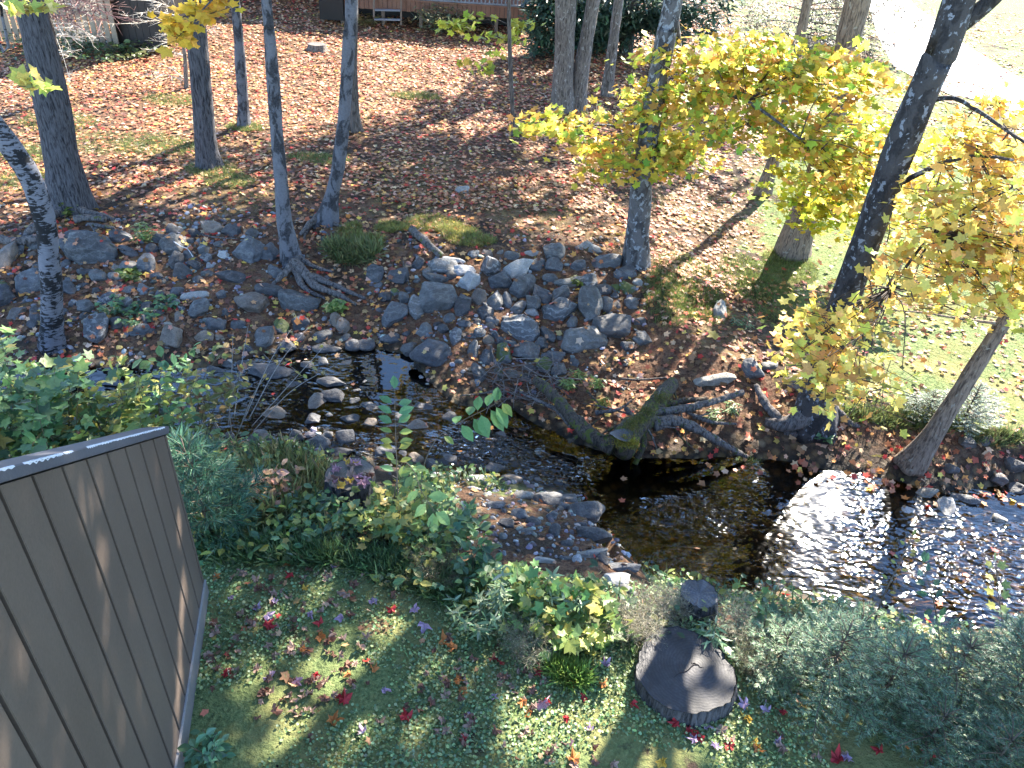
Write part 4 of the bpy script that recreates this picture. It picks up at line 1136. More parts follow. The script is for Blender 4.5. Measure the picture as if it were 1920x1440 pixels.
SMALL = [(1052, 557, 42, 28, -20, 'g'), (1067, 532, 52, 18, -10, 't'), (1105, 532, 36, 26, 0, 'v'), (1088, 502, 34, 22, 0, 'g'), (1173, 513, 44, 25, -8, 'g'), (1102, 467, 52, 20, 6, 't'), (1037, 477, 38, 33, 20, 'g'), (1040, 500, 36, 24, 0, 'g'), (1005, 498, 28, 20, 0, 'g'), (1030, 527, 26, 18, 0, 'g'),
         (940, 530, 44, 32, -35, 'g'), (920, 505, 38, 40, 35, 'v'), (870, 508, 42, 22, -6, 'p'), (847, 489, 42, 10, 3, 'p'), (818, 525, 50, 19, 20, 'g'), (747, 522, 40, 29, -25, 'd'), (780, 583, 32, 40, 20, 'v'), (868, 578, 29, 50, 25, 'd'), (898, 563, 28, 32, 20, 'b'), (908, 587, 33, 30, 0, 'd'), (928, 567, 30, 33, 30, 'g'), (952, 567, 23, 32, -15, 'g'), (998, 572, 29, 27, 0, 'g'), (998, 588, 23, 13, 5, 'p'),
         (797, 621, 32, 30, 0, 't'), (853, 634, 23, 31, 20, 'v'), (767, 660, 32, 26, -20, 'g'), (733, 638, 34, 17, -8, 'g'), (885, 660, 21, 44, 5, 'g'), (913, 670, 23, 42, 15, 'g'), (1038, 672, 44, 25, 5, 'g'), (1020, 689, 31, 31, -20, 'm'), (1048, 696, 26, 27, 15, 'g'), (897, 702, 29, 36, -25, 'g'), (1203, 637, 28, 29, -40, 'g'), (1075, 607, 21, 19, 0, 'g'), (900, 625, 18, 20, 15, 'v'), (925, 603, 23, 15, 20, 'g'), (918, 612, 21, 13, 0, 'b'), (1028, 630, 21, 28, -30, 'g'), (957, 645, 25, 13, 10, 'g'), (1015, 647, 23, 19, 0, 'g'), (783, 497, 17, 21, 30, 'd'), (973, 577, 20, 29, 40, 'g'), (1177, 543, 29, 21, 15, 'm'), (1182, 570, 28, 26, -30, 'g'),
         (845, 517, 18, 16, 0, 'd'), (803, 510, 20, 14, 0, 'g'), (960, 482, 24, 14, 10, 'g'), (1000, 478, 30, 12, -12, 'p'), (1130, 545, 26, 20, 0, 'd'), (1135, 575, 22, 24, 10, 'd'), (1068, 657, 22, 14, 0, 'd'), (842, 600, 22, 18, 0, 'g'), (830, 620, 20, 16, 20, 'd'), (870, 610, 22, 16, 0, 'd'), (757, 560, 20, 22, 0, 'g'), (722, 560, 24, 18, 0, 'd'), (950, 600, 22, 12, 0, 'd'), (936, 640, 18, 16, 0, 'd'),
         (225, 447, 40, 27, -20, 'g'), (242, 502, 31, 23, 0, 'g'), (275, 500, 32, 34, -10, 'g'), (325, 462, 47, 36, 10, 'g'), (330, 491, 27, 34, 0, 'd'), (188, 519, 32, 20, 5, 'g'), (160, 512, 25, 13, 0, 'd'), (400, 430, 44, 25, 5, 'b'), (507, 478, 28, 35, 15, 'd'), (437, 437, 36, 25, 0, 'd'), (437, 523, 62, 24, 14, 'd'), (507, 547, 52, 21, 4, 'd'), (65, 604, 25, 30, -10, 'd'), (493, 633, 42, 40, -25, 'g'), (563, 608, 31, 27, -20, 'd'), (327, 634, 42, 38, 10, 'b'), (550, 729, 42, 28, 0, 'd'), (623, 723, 62, 28, 5, 'd'), (607, 632, 38, 20, -32, 'g'), (612, 656, 50, 16, -8, 'd'), (632, 604, 22, 32, -20, 'b'), (12, 486, 30, 58, 8, 'b'), (243, 476, 40, 15, 20, 'd'), (128, 543, 27, 23, 10, 'd'), (8, 560, 40, 40, 0, 'd'), (35, 470, 24, 30, 0, 'g'), (295, 520, 22, 16, 0, 'g'), (355, 480, 20, 18, 0, 'g'), (385, 470, 22, 16, 0, 'v'), (410, 460, 20, 12, 0, 'g'), (420, 480, 18, 13, 0, 'p'), (395, 500, 16, 12, 0, 'p'), (365, 500, 22, 18, 0, 'd'), (300, 450, 24, 14, 0, 'd'), (285, 470, 22, 18, 0, 'd'), (330, 435, 30, 18, 0, 'g'), (365, 440, 22, 14, 0, 'd'), (475, 440, 24, 16, 0, 'd'), (405, 610, 34, 26, 0, 'd'), (445, 610, 26, 18, 10, 'd'), (540, 650, 34, 22, 0, 'd'), (575, 690, 36, 22, 0, 'd'), (655, 690, 40, 20, -5, 'b'), (690, 650, 36, 18, 0, 'd'), (660, 650, 28, 20, 0, 'd'), (645, 615, 24, 26, 10, 'b'), (460, 690, 36, 24, 0, 'd'), (405, 700, 34, 22, 0, 'd'),
         (1443, 688, 28, 16, 0, 'g'), (1497, 724, 40, 32, 0, 'b'), (1570, 752, 21, 48, 5, 'p'), (1813, 830, 28, 26, 0, 'g'), (1848, 828, 24, 17, 0, 'g'), (1897, 874, 42, 26, 20, 'd'), (1738, 928, 38, 20, 0, 't'), (1867, 978, 30, 19, 0, 't'), (1775, 987, 20, 19, 0, 'g'), (1808, 941, 52, 22, 15, 'g'), (1835, 973, 25, 15, 0, 't'), (1574, 1087, 52, 13, 10, 'd'), (1640, 962, 24, 18, 0, 'd'), (1560, 1040, 30, 14, 0, 'd'), (1740, 1020, 30, 14, -8, 'd'), (1680, 1010, 26, 14, 0, 'd'), (1900, 920, 30, 18, 0, 'd'), (1780, 880, 26, 16, 0, 'd'), (1870, 900, 24, 18, 0, 'd'),
         (1063, 939, 34, 23, -15, 'g'), (974, 969, 29, 24, 10, 'g'), (1036, 969, 21, 17, 0, 'g'), (956, 899, 42, 18, 5, 'b'), (887, 917, 24, 9, 0, 'p'), (1022, 1053, 36, 13, 5, 'p'), (979, 932, 38, 18, -10, 't'), (1057, 952, 23, 15, -25, 'g'), (1080, 1051, 19, 17, 0, 'p'), (1000, 980, 24, 20, 0, 'd'), (1040, 1000, 22, 34, 10, 'd'), (1060, 1020, 24, 16, 0, 'd'), (985, 1000, 26, 18, -30, 'd'), (1128, 1050, 28, 18, 0, 'd'), (1060, 1048, 24, 12, 0, 'g'), (930, 950, 30, 16, 0, 'g'), (950, 985, 26, 20, 0, 'd'), (1090, 985, 22, 12, 0, 'd'), (925, 880, 34, 18, 0, 'd'), (960, 870, 36, 22, 0, 'b'), (905, 845, 40, 14, 0, 'd'), (1000, 870, 24, 16, 0, 'd'), (700, 770, 46, 24, 0, 'd'), (750, 790, 34, 20, 0, 'd'), (790, 770, 40, 22, 10, 'd'), (660, 790, 40, 20, 0, 'd'), (640, 850, 36, 18, 0, 'd'), (720, 850, 42, 22, 0, 'd')]
named_pts = []
for k, (px, py, w, h, r, m, lab, short) in enumerate(NAMED):
    stone(px, py, w, h, r, m, lab, seed=k)
    named_pts.append((px, py, short))
used = set()
named_pts += [(1190, 500, 'the lichen spotted trunk'), (552, 515, 'the pale rooted trunk'), (98, 560, 'the white birch'), (735, 710, 'the blue reflecting pool'), (1528, 780, 'the leaning maple'), (1165, 810, 'the driftwood stump'), (1712, 860, 'the slender leaning trunk'), (655, 890, 'the leaf covered stump')]
for k, (px, py, w, h, r, m) in enumerate(SMALL):
    size = 'tiny' if w * h < 330 else 'small' if w * h < 800 else 'medium'
    shape_ = 'flat' if w > 2.1 * h else 'upright' if h > 1.4 * w else 'rounded' if abs(w - h) < 5 else 'angular'
    order = sorted(named_pts, key=lambda q: (q[0] - px) ** 2 + ((q[1] - py) * 1.2) ** 2)
    lab = None
    for q in order[:12]:
        dx, dy = px - q[0], py - q[1]
        side = ('right of' if dx > 0 else 'left of') if abs(dx) > abs(dy) * 1.4 else ('below' if dy > 0 else 'above')
        if abs(dx) <= abs(dy) * 1.4 and abs(dy) <= abs(dx) * 1.4: side = ('lower ' if dy > 0 else 'upper ') + ('right of' if dx > 0 else 'left of')
        near = 'close' if math.hypot(dx, dy) < 70 else 'some way'
        lab = '%s %s %s stone %s %s %s' % (size, shape_, COLW[m], near, side, q[2])
        key = (size, shape_, m, side, q[2])
        if key not in used: used.add(key); break
    stone(px, py, w, h, r, m, lab, seed=200 + k)

# the stones that fill the gaps of the pile and of the left bank
rng = np.random.default_rng(15); occ = [(a_, b_, max(c_, d_) * .55) for a_, b_, c_, d_, *_r in [q[:4] for q in NAMED] + [q[:4] for q in SMALL]]
FILL = []
def inside(px, py, poly):
    c = False
    for i in range(len(poly)):
        x1, y1 = poly[i]; x2, y2 = poly[i - 1]
        if (y1 > py) != (y2 > py) and px < (x2 - x1) * (py - y1) / (y2 - y1) + x1: c = not c
    return c
PILE = [(700, 500), (830, 480), (1000, 470), (1120, 470), (1200, 510), (1205, 650), (1100, 665), (1060, 705), (930, 715), (860, 690), (720, 650)]
LEFTB = [(0, 460), (130, 440), (460, 425), (520, 470), (530, 560), (640, 600), (690, 690), (560, 760), (430, 760), (420, 640), (0, 610)]
BROOK = [(430, 680), (690, 690), (700, 800), (620, 850), (430, 830)]
RIFF = [(760, 760), (840, 760), (1000, 860), (1040, 920), (900, 900), (720, 860)]
for poly, tries, lo_, hi_, cap_ in ((BROOK, 1800, 20, 62, 62), (RIFF, 700, 16, 44, 22), (PILE, 2600, 15, 40, 125), (LEFTB, 2200, 14, 40, 75)):
    xs_, ys_ = zip(*poly); got = 0
    for _ in range(tries):
        if got >= cap_: break
        px, py = rng.uniform(min(xs_), max(xs_)), rng.uniform(min(ys_), max(ys_))
        if not inside(px, py, poly): continue
        w = lo_ + (hi_ - lo_) * rng.random() ** 1.8
        if any((px - a_) ** 2 + (1.25 * (py - b_)) ** 2 < (c_ + w * .42) ** 2 for a_, b_, c_ in occ): continue
        h = w * rng.uniform(.5, 1.0); occ.append((px, py, max(w, h) * .5)); got += 1
        FILL.append((round(px), round(py), w, h, rng.uniform(-40, 40), ('ddddbd' if py > 690 and px < 720 or poly is RIFF else 'gggvdddbtm')[int(rng.integers(0, 6 if py > 690 and px < 720 or poly is RIFF else 10))]))
for k, (px, py, w, h, r, m) in enumerate(FILL):
    size = 'tiny' if w * h < 330 else 'small' if w * h < 800 else 'medium'
    shape_ = 'flat' if w > 1.8 * h else 'rounded' if abs(w - h) < 4 else 'angular'
    order = sorted(named_pts, key=lambda q: (q[0] - px) ** 2 + ((q[1] - py) * 1.2) ** 2); lab = None
    for q in order[:14]:
        dx, dy = px - q[0], py - q[1]
        side = ('right of' if dx > 0 else 'left of') if abs(dx) > abs(dy) * 1.4 else ('below' if dy > 0 else 'above')
        if abs(dx) <= abs(dy) * 1.4 and abs(dy) <= abs(dx) * 1.4: side = ('lower ' if dy > 0 else 'upper ') + ('right of' if dx > 0 else 'left of')
        lab = '%s %s %s filler stone %s %s %s' % (size, shape_, COLW[m], 'close' if math.hypot(dx, dy) < 70 else 'some way', side, q[2])
        lab = lab.replace('filler stone', 'stone wedged')
        if (lab,) not in used: used.add((lab,)); break
    stone(px, py, w, h, r, m, lab, seed=600 + k, lift=.05)
from mathutils.bvhtree import BVHTree
_V, _F, _n = [], [], 0
for v_, f_ in STONES: _V.append(v_); _F.append(f_ + _n); _n += len(v_)
STONE_BVH = BVHTree.FromPolygons(np.concatenate(_V).tolist(), np.concatenate(_F).tolist())
lay_litter()

# gravel nobody could count between the stones
rng = np.random.default_rng(5)
parts = []
V0, F0 = _ico(1)
def gravel(px0, px1, py0, py1, n, s0, s1):
    P = np.array([on_z(a, b, -.6) for a, b in zip(rng.uniform(px0, px1, n), rng.uniform(py0, py1, n))])
    zz = height(P[:, 0], P[:, 1]); P[:, 2] = zz + .004
    sz = rng.uniform(s0, s1, n) * (.6 + .8 * rng.random(n))
    R = rots(np.array([0, 0, 1.0]) + .4 * rng.standard_normal((n, 3)), rng.random(n) * 6.28) * np.array([1, .75, .45])[None, None, :]
    parts.append(scatter((V0, F0), P, R, sz, palette([(.16, .165, .18), (.25, .25, .26), (.09, .085, .085), (.36, .35, .34), (.17, .13, .10)], [3, 2, 3, .7, 1.5], n, .15, rng)))
gravel(690, 1210, 490, 720, 700, .015, .05); gravel(-20, 640, 440, 690, 900, .012, .05); gravel(850, 1180, 890, 1110, 420, .012, .04)
gravel(1640, 1920, 930, 1050, 160, .015, .05); gravel(420, 720, 660, 840, 320, .02, .06); gravel(720, 1100, 790, 900, 160, .02, .05)
gravel(340, 440, 440, 540, 160, .015, .05)
V, Fc, C = merge(parts)
GRAV = col_mat('gravel_stone', .7, .3, 40, .6, 1.3, .5)
tag(mesh_obj('gravel', V, Fc, GRAV, None, C, False), 'small broken grey gravel between the stones of the brook', 'gravel', kind='stuff')

# ------------------------------------------------------------------ stumps, roots, driftwood
def t_rings(name, c0, c1, cut=(.10, .10, .115)):
    t = NT(name); co = t.coord('Object')
    w_ = t.n('TexWave', wave_type='RINGS', rings_direction='Z'); t.set(w_.inputs[0], co)
    w_.inputs['Scale'].default_value = 14; w_.inputs['Distortion'].default_value = 5.5; w_.inputs['Detail'].default_value = 3; w_.inputs['Detail Scale'].default_value = 1.2
    nn = t.noise(co, 4, 4, .6); nf_ = t.noise(co, 60, 4, .7)
    c = t.mix(t.fr(nn, .35, .65), c0, c1)
    c = t.mix(t.math('MULTIPLY', t.fr(w_.outputs[1], .35, .8), .24), c, tuple(v * .35 for v in c0))
    c = t.mix(1.0, c, t.ramp(nf_, [(.3, (.75,) * 3), (.7, (1.25,) * 3)]), 'MULTIPLY')
    return t.done(t.pbsdf(c, .6, .4, t.bump(t.math('ADD', nf_, t.math('MULTIPLY', w_.outputs[1], .25)), .35, .006)))


CUT_DARK = t_rings('grey_weathered_cut', (.018, .017, .018), (.044, .041, .044))
CUT_BLACK = t_rings('black_cut', (.045, .045, .05), (.10, .10, .11))
CUT_OLD = t_rings('old_cut', (.08, .07, .06), (.15, .13, .105))
B_BLACK = bark('black_stump_bark', (.075, .072, .075), (.015, .015, .016), 'furrow')


def stump(name, label, foot, top_c, rx_px, ry_px, bmat, cmat, flare=.25, seed=0, crack=False, jag=.0, heart=(0, 0)):
    """FOOT (px, py) of its base centre; TOP_C pixel of the cut's centre; the cut is level"""
    rng = np.random.default_rng(seed)
    g = G(*foot); dtop = on_y(top_c[0], top_c[1], g[1])
    for _ in range(8):
        top = on_z(top_c[0], top_c[1], dtop[2]); dtop = dtop + np.array([0, 0, (g[1] - top[1]) * -.3])
    top = on_z(top_c[0], top_c[1], dtop[2])
    dep = pix(top)[2][0]
    r = rx_px * dep / F
    ns = 72; ang = np.arange(ns) / ns * 2 * PI
    lob = 1 + .035 * np.cos(3 * ang + seed) + .018 * np.cos(5 * ang + 2 * seed) + .008 * np.cos(9 * ang)
    root = empty(name, (g[0], g[1], g[2]), label, 'stump')
    H_ = max(.08, top[2] - g[2])
    V = []; L = 14
    for i in range(L):
        f = i / (L - 1)
        rr = r * lob * (1 + flare * (1 - f) ** 2 * (1 + .5 * np.cos(5 * ang + seed)))
        rr = rr * (1 + .035 * fbm(np.stack([np.cos(ang) * 9, np.sin(ang) * 9, np.full(ns, f * 1.2 + seed)], -1), 3, seed))
        cx = g[0] * (1 - f) + top[0] * f; cy = g[1] * (1 - f) + top[1] * f
        V.append(np.stack([cx + rr * np.cos(ang), cy + rr * np.sin(ang), np.full(ns, g[2] - .12 + (H_ + .12) * f) + (jag * f * fbm(np.stack([np.cos(ang) * 3, np.sin(ang) * 3, ang * 0 + seed], -1), 3, 4))], -1))
    top_ring = V[-1]
    Fc = [(i * ns + j, i * ns + (j + 1) % ns, (i + 1) * ns + (j + 1) % ns, (i + 1) * ns + j) for i in range(L - 1) for j in range(ns)]
    mesh_obj('bark', np.concatenate(V), Fc, bmat, root)
    # the cut face with a raised rim of bark
    mb = []; K = 12
    cen = np.array([top[0], top[1], 0])
    for k in range(K + 1):
        f = .985 * (1 - k / K)
        ring = top_ring * f + np.append(cen[:2], 0) * (1 - f); ring[:, 2] = top_ring[:, 2] * f + top[2] * (1 - f) - .006 + .004 * fbm(ring * 12, 2, seed)
        mb.append(ring)
    V = np.concatenate(mb)
    Fc = [(i * ns + j, i * ns + (j + 1) % ns, (i + 1) * ns + (j + 1) % ns, (i + 1) * ns + j) for i in range(K) for j in range(ns)]
    o = mesh_obj('cut_face', V, Fc, cmat, root)
    # rings are centred on the heart: shift the mesh origin there
    off = np.array([top[0] - g[0] + heart[0] * r, top[1] - g[1] + heart[1] * r, H_])
    o.location = Vector(off)
    cc = np.empty(len(o.data.vertices) * 3, np.float32); o.data.vertices.foreach_get('co', cc)
    o.data.vertices.foreach_set('co', (cc.reshape(-1, 3) - off).astype(np.float32).ravel())
    if crack:
        m2 = MB()
        hc = np.array([top[0] + heart[0] * r, top[1] + heart[1] * r, top[2] + .001])
        for a, l in ((2.6, .13), (-.5, .16), (-2.55, .6)):
            d = np.array([math.cos(a), math.sin(a), 0]); s_ = np.array([-d[1], d[0], 0])
            P = [hc + d * l * r * q + s_ * .02 * r * math.sin(q * 9 + a) for q in np.linspace(0, 1, 8)]
            m2.tube(P, np.linspace(.0045, .001, 8), 4, (.015, .013, .013))
        m2.build('crack', TWIG, root)
    return root, top, r


BIG, bt, br = stump('tree_stump', 'big sawn tree stump with a smooth grey top on the near lawn', (1287, 1278), (1284, 1254), 92, 62, B_BLACK, CUT_DARK, .14, 1, True, heart=(.25, .12))
stump('tree_stump', 'small black slanting stump at the near edge of the sunny pool', (1316, 1150), (1312, 1112), 35, 24, B_BLACK, CUT_BLACK, .25, 4, jag=.012)
LEAFST, lt, lr = stump('tree_stump', 'dark stump with fallen leaves lying on its top beside the riffle', (655, 935), (657, 888), 46, 30, B_BLACK, CUT_OLD, .15, 2)
stump('tree_stump', 'low flat old stump far back on the shaded lawn', (596, 95), (594, 82), 17, 8, B_TAN, CUT_OLD, .5, 3)


def wood(name, label, cat, parts_, mat=B_DRIFT):
    """parts_: [(part name, [(px, py, lift)...], r0, r1)] lying on the ground, raised by lift metres"""
    g = G(*parts_[0][1][0][:2])
    r = empty(name, g, label, cat)
    for k, (nm, pts, r0, r1) in enumerate(parts_):
        P = []
        for a, b, l in pts:
            q = G(a, b); v = EYE - q; P.append(q + v * (l / max(.3, v[2])))
        P, R = resample(np.array(P), np.linspace(r0, r1, len(P)), max(.03, r0 * .4))
        V, Fc = tube(P, R, 14 if r0 > .02 else 7, True, .28 if r0 > .02 else .1, k + len(label))
        mesh_obj(nm, V, Fc, mat if not isinstance(mat, dict) else mat.get(nm, B_DRIFT), r)
    return r


# mossy overturned stump hanging over the pool
rng = np.random.default_rng(44)
g = on_z(1190, 800, -.62); r = empty('driftwood_stump', g, 'dark mossy overturned stump with spreading roots over the black pool', 'stump')
def dpt(px, py, z): return on_z(px, py, z)
def arm(nm, pts, r0, r1, mat, wob=.25, sides=16, seed=0):
    P, R = resample(np.array([dpt(*q) for q in pts]), np.linspace(r0, r1, len(pts)) if np.ndim(r1) == 0 and np.ndim(r0) == 0 else r0, max(.025, (r0 if np.ndim(r0) == 0 else max(r0)) * .3))
    V, Fc = tube(P, R, sides, True, wob, seed)
    return mesh_obj(nm, V, Fc, mat, r)
arm('trunk', [(1262, 720, -.42), (1235, 750, -.42), (1208, 785, -.42), (1178, 812, -.48), (1168, 838, -.66), (1172, 852, -.95)], [.08, .10, .12, .15, .135, .075], 0, B_MOSSY, .22, 22, 1)
V = np.array([dpt(1165, 815, -.30) + np.array([.125 * math.cos(a) * (1 + .1 * math.sin(3 * a)), .105 * math.sin(a), .02 * math.sin(2 * a)]) for a in np.arange(28) / 28 * 6.283] + [dpt(1165, 815, -.32)])
mesh_obj('cut_face', V, [(i, (i + 1) % 28, 28) for i in range(28)], CUT_BLACK, r)
arm('root', [(1225, 795, -.45), (1262, 790, -.42), (1310, 806, -.5), (1350, 830, -.66), (1400, 856, -.9)], .085, .03, B_DRIFT, .3, 14, 2)
arm('root', [(1218, 775, -.42), (1270, 768, -.40), (1330, 755, -.40), (1392, 735, -.42)], .06, .035, B_DRIFT, .3, 14, 3)
arm('root', [(1230, 765, -.44), (1280, 752, -.42), (1325, 748, -.43)], .05, .03, B_MOSSY, .3, 12, 4)
arm('root', [(1300, 780, -.55), (1340, 792, -.6), (1380, 795, -.66)], .03, .015, B_DRIFT, .3, 10, 5)
arm('root', [(1150, 840, -.6), (1110, 818, -.55), (1075, 785, -.5), (1040, 745, -.45), (1005, 712, -.5)], [.09, .085, .075, .07, .05], 0, B_MOSSY, .3, 16, 6)
arm('root', [(1075, 800, -.58), (1045, 770, -.58), (1010, 752, -.55), (975, 735, -.55)], .04, .012, B_DRIFT, .3, 10, 7)
arm('root', [(1232, 755, -.36), (1234, 738, -.3), (1240, 728, -.32)], .022, .01, B_DRIFT, .2, 9, 8)
arm('root', [(1205, 800, -.55), (1205, 835, -.75), (1190, 870, -.95)], .05, .03, B_MOSSY, .3, 10, 9)
for k in range(12):
    a_ = np.array([rng.uniform(1090, 1330), rng.uniform(740, 830)]); d_ = rng.standard_normal(2) * [55, 26]; z_ = rng.uniform(-.6, -.4)
    arm('root', [(a_[0] - d_[0], a_[1] - d_[1], z_ - .08), (a_[0] + rng.normal(0, 8), a_[1] + rng.normal(0, 8), z_), (a_[0] + d_[0], a_[1] + d_[1], z_ - .15)], rng.uniform(.012, .03), .005, B_DRIFT if k % 2 else B_MOSSY, .3, 8, 20 + k)
# moss cushions on the stump
rng = np.random.default_rng(8)
def fuzz(center_pts, n, rad, length, cols, seed, tilt=.5, shape=NEEDLE, name='moss', parent=None, mat=None, wd=.5):
    rg = np.random.default_rng(seed)
    P = np.array(center_pts)[rg.integers(0, len(center_pts), n)] + rg.standard_normal((n, 3)) * rad
    yd = np.array([0, 0, .8]) + rg.standard_normal((n, 3)) * tilt
    sh = (shape[0] * np.array([wd / .07 * .07, 1, 1]), shape[1])
    return scatter(sh, P, rots_y(yd, rg.standard_normal((n, 3))), length * (.6 + .8 * rg.random(n)), palette(cols, [1] * len(cols), n, .25, rg))
V, Fc, C = fuzz([dpt(1185, 800, -.27), dpt(1215, 770, -.28), dpt(1240, 745, -.3), dpt(1200, 785, -.26)], 2600, [.06, .06, .02], .035, [(.10, .11, .02), (.15, .13, .03), (.06, .075, .015)], 3, .8, wd=2)
mesh_obj('moss', V, Fc, PLANT, r, C, False)
V, Fc, C = fuzz([dpt(1175, 825, -.35), dpt(1165, 830, -.42), dpt(1185, 832, -.42)], 900, [.045, .035, .03], .05, [(.20, .19, .02), (.26, .22, .03)], 4, .9, wd=2)
mesh_obj('moss', V, Fc, PLANT, r, C, False)

# roots of the standing trees on the bank
def tree_root(key, lists, mat):
    T = TREES[key]
    for k, (pts, r0, r1) in enumerate(lists):
        P = []
        for a, b, l in pts:
            q = G(a, b); v = EYE - q; P.append(q + v * (l / max(.3, v[2])))
        P, R = resample(np.array(P), np.linspace(r0, r1, len(P)), max(.03, r0 * .4))
        V, Fc = tube(P, R, 12, True, .3, k + 5)
        mesh_obj('root', V, Fc, mat, T['root'])
tree_root('t4', [([(548, 490, .12), (575, 515, .08), (610, 528, .05), (650, 545, .04), (685, 560, .02)], .09, .02), ([(560, 500, .08), (590, 535, .06), (640, 555, .04), (668, 572, .02)], .07, .02), ([(553, 505, .08), (572, 540, .05), (610, 560, .02)], .06, .015), ([(545, 500, .1), (525, 520, .06), (510, 535, .02)], .06, .02), ([(556, 480, .12), (590, 500, .05), (625, 510, .02)], .05, .015)], B_ROOT)
tree_root('t5', [([(600, 405, .1), (580, 420, .08), (562, 440, .02)], .07, .025), ([(600, 410, .05), (575, 432, .03), (570, 455, .0)], .04, .015), ([(620, 415, .06), (640, 425, .02)], .05, .02)], B_ROOT)
tree_root('t13', [([(1520, 775, .15), (1490, 790, .10), (1462, 795, .05), (1435, 790, .02)], .14, .05), ([(1470, 795, .05), (1445, 770, .05), (1425, 740, .06), (1418, 722, .05)], .06, .035), ([(1540, 770, .12), (1548, 800, .05), (1545, 830, .0)], .10, .04), ([(1525, 790, .1), (1500, 812, .03), (1470, 812, .0)], .09, .03), ([(1560, 760, .1), (1590, 790, .02), (1612, 800, .0)], .06, .02)], B_ROOT)
tree_root('t14', [([(1712, 860, .05), (1690, 862, .02), (1675, 868, .0)], .06, .02)], B_BROWN)
tree_root('oak', [([(140, 392, .1), (180, 402, .08), (215, 412, .03)], .07, .03), ([(110, 395, .08), (60, 430, .06), (45, 445, .02)], .07, .04)], B_ROOT)
wood('driftwood_log', 'two broken grey driftwood pieces lying under the big left trunk', 'log', [('log', [(140, 412, .10), (165, 408, .12), (198, 412, .10)], .055, .045), ('branch', [(165, 420, .10), (190, 424, .10), (215, 428, .08)], .03, .025), ('branch', [(170, 420, .12), (178, 434, .1), (187, 444, .05)], .016, .014)])
wood('fallen_log', 'grey log lying level behind the white birch at the left edge', 'log', [('log', [(-40, 440, .08), (20, 452, .08), (66, 448, .08), (95, 440, .05)], .065, .05)], B_ROOT)
wood('rotten_log', 'rotten grey log tilted down the bank under the mossy mound', 'log', [('log', [(772, 430, .12), (792, 448, .12), (812, 466, .08), (828, 480, .02)], .06, .05)], B_DRIFT)
wood('fallen_branch', 'slim brown stick lying in front of the upper left stones', 'stick', [('branch', [(756, 490, .05), (762, 515, .04), (768, 535, .03)], .014, .012)], B_DARK)
wood('fallen_branch', 'forked white twig lying on the stones left of the pale trunk', 'stick', [('branch', [(326, 453, .14), (340, 462, .14), (352, 467, .13), (362, 482, .1)], .007, .004), ('twig', [(350, 464, .14), (357, 460, .14)], .005, .003)], stone_mat('white_twig', (.5, .48, .45), (.62, .6, .57)))
wood('fallen_branch', 'pale straight stick lying beside the twig heap', 'stick', [('branch', [(862, 742, .06), (900, 738, .06), (938, 732, .06)], .010, .008)], B_DRIFT)
wood('fallen_branch', 'dark stick lying across the leafy right bank', 'stick', [('branch', [(1165, 710, .05), (1200, 712, .05), (1250, 708, .04)], .018, .012)], B_DARK)
wood('fallen_branch', 'thin stick lying under the big rounded boulder at the left', 'stick', [('branch', [(192, 452, .12), (215, 462, .12), (235, 470, .08)], .010, .007)], B_DRIFT)
wood('fallen_branch', 'grey stick lying above the flat stones left of the pale trunk', 'stick', [('branch', [(378, 440, .08), (410, 446, .08), (445, 447, .08)], .012, .010)], B_DRIFT)
# heap of dead twigs at the foot of the stone pile
rng = np.random.default_rng(12); mb = MB(); g = G(985, 715)
for k in range(90):
    a = G(rng.uniform(915, 1050), rng.uniform(690, 760)); d = rng.standard_normal(3) * [.25, .14, .10]; a = a + [0, 0, .05 + .08 * rng.random()]
    mb.tube([a - d, a + rng.standard_normal(3) * .03, a + d], [.006, .005, .002], 4, (.14, .115, .10) if k % 3 else (.22, .19, .17))
o = mb.build('twig_heap', TWIG, None, origin=g)
tag(o, 'tangle of dead grey twigs caught at the foot of the stone pile', 'twigs', kind='stuff')
# ------------------------------------------------------------------ plants
GREENB = [(.085, .17, .075), (.11, .20, .085), (.06, .13, .065), (.14, .22, .075)]
GREENY = [(.19, .25, .06), (.28, .29, .065), (.13, .20, .06), (.36, .32, .08)]
GREENM = GREENB + GREENY[:2]
PALEG = [(.16, .24, .13), (.22, .29, .17), (.12, .19, .10)]
DRY = [(.30, .26, .18), (.22, .18, .12), (.16, .16, .09), (.38, .34, .26)]
STEMC = (.09, .075, .05)
pl = 0


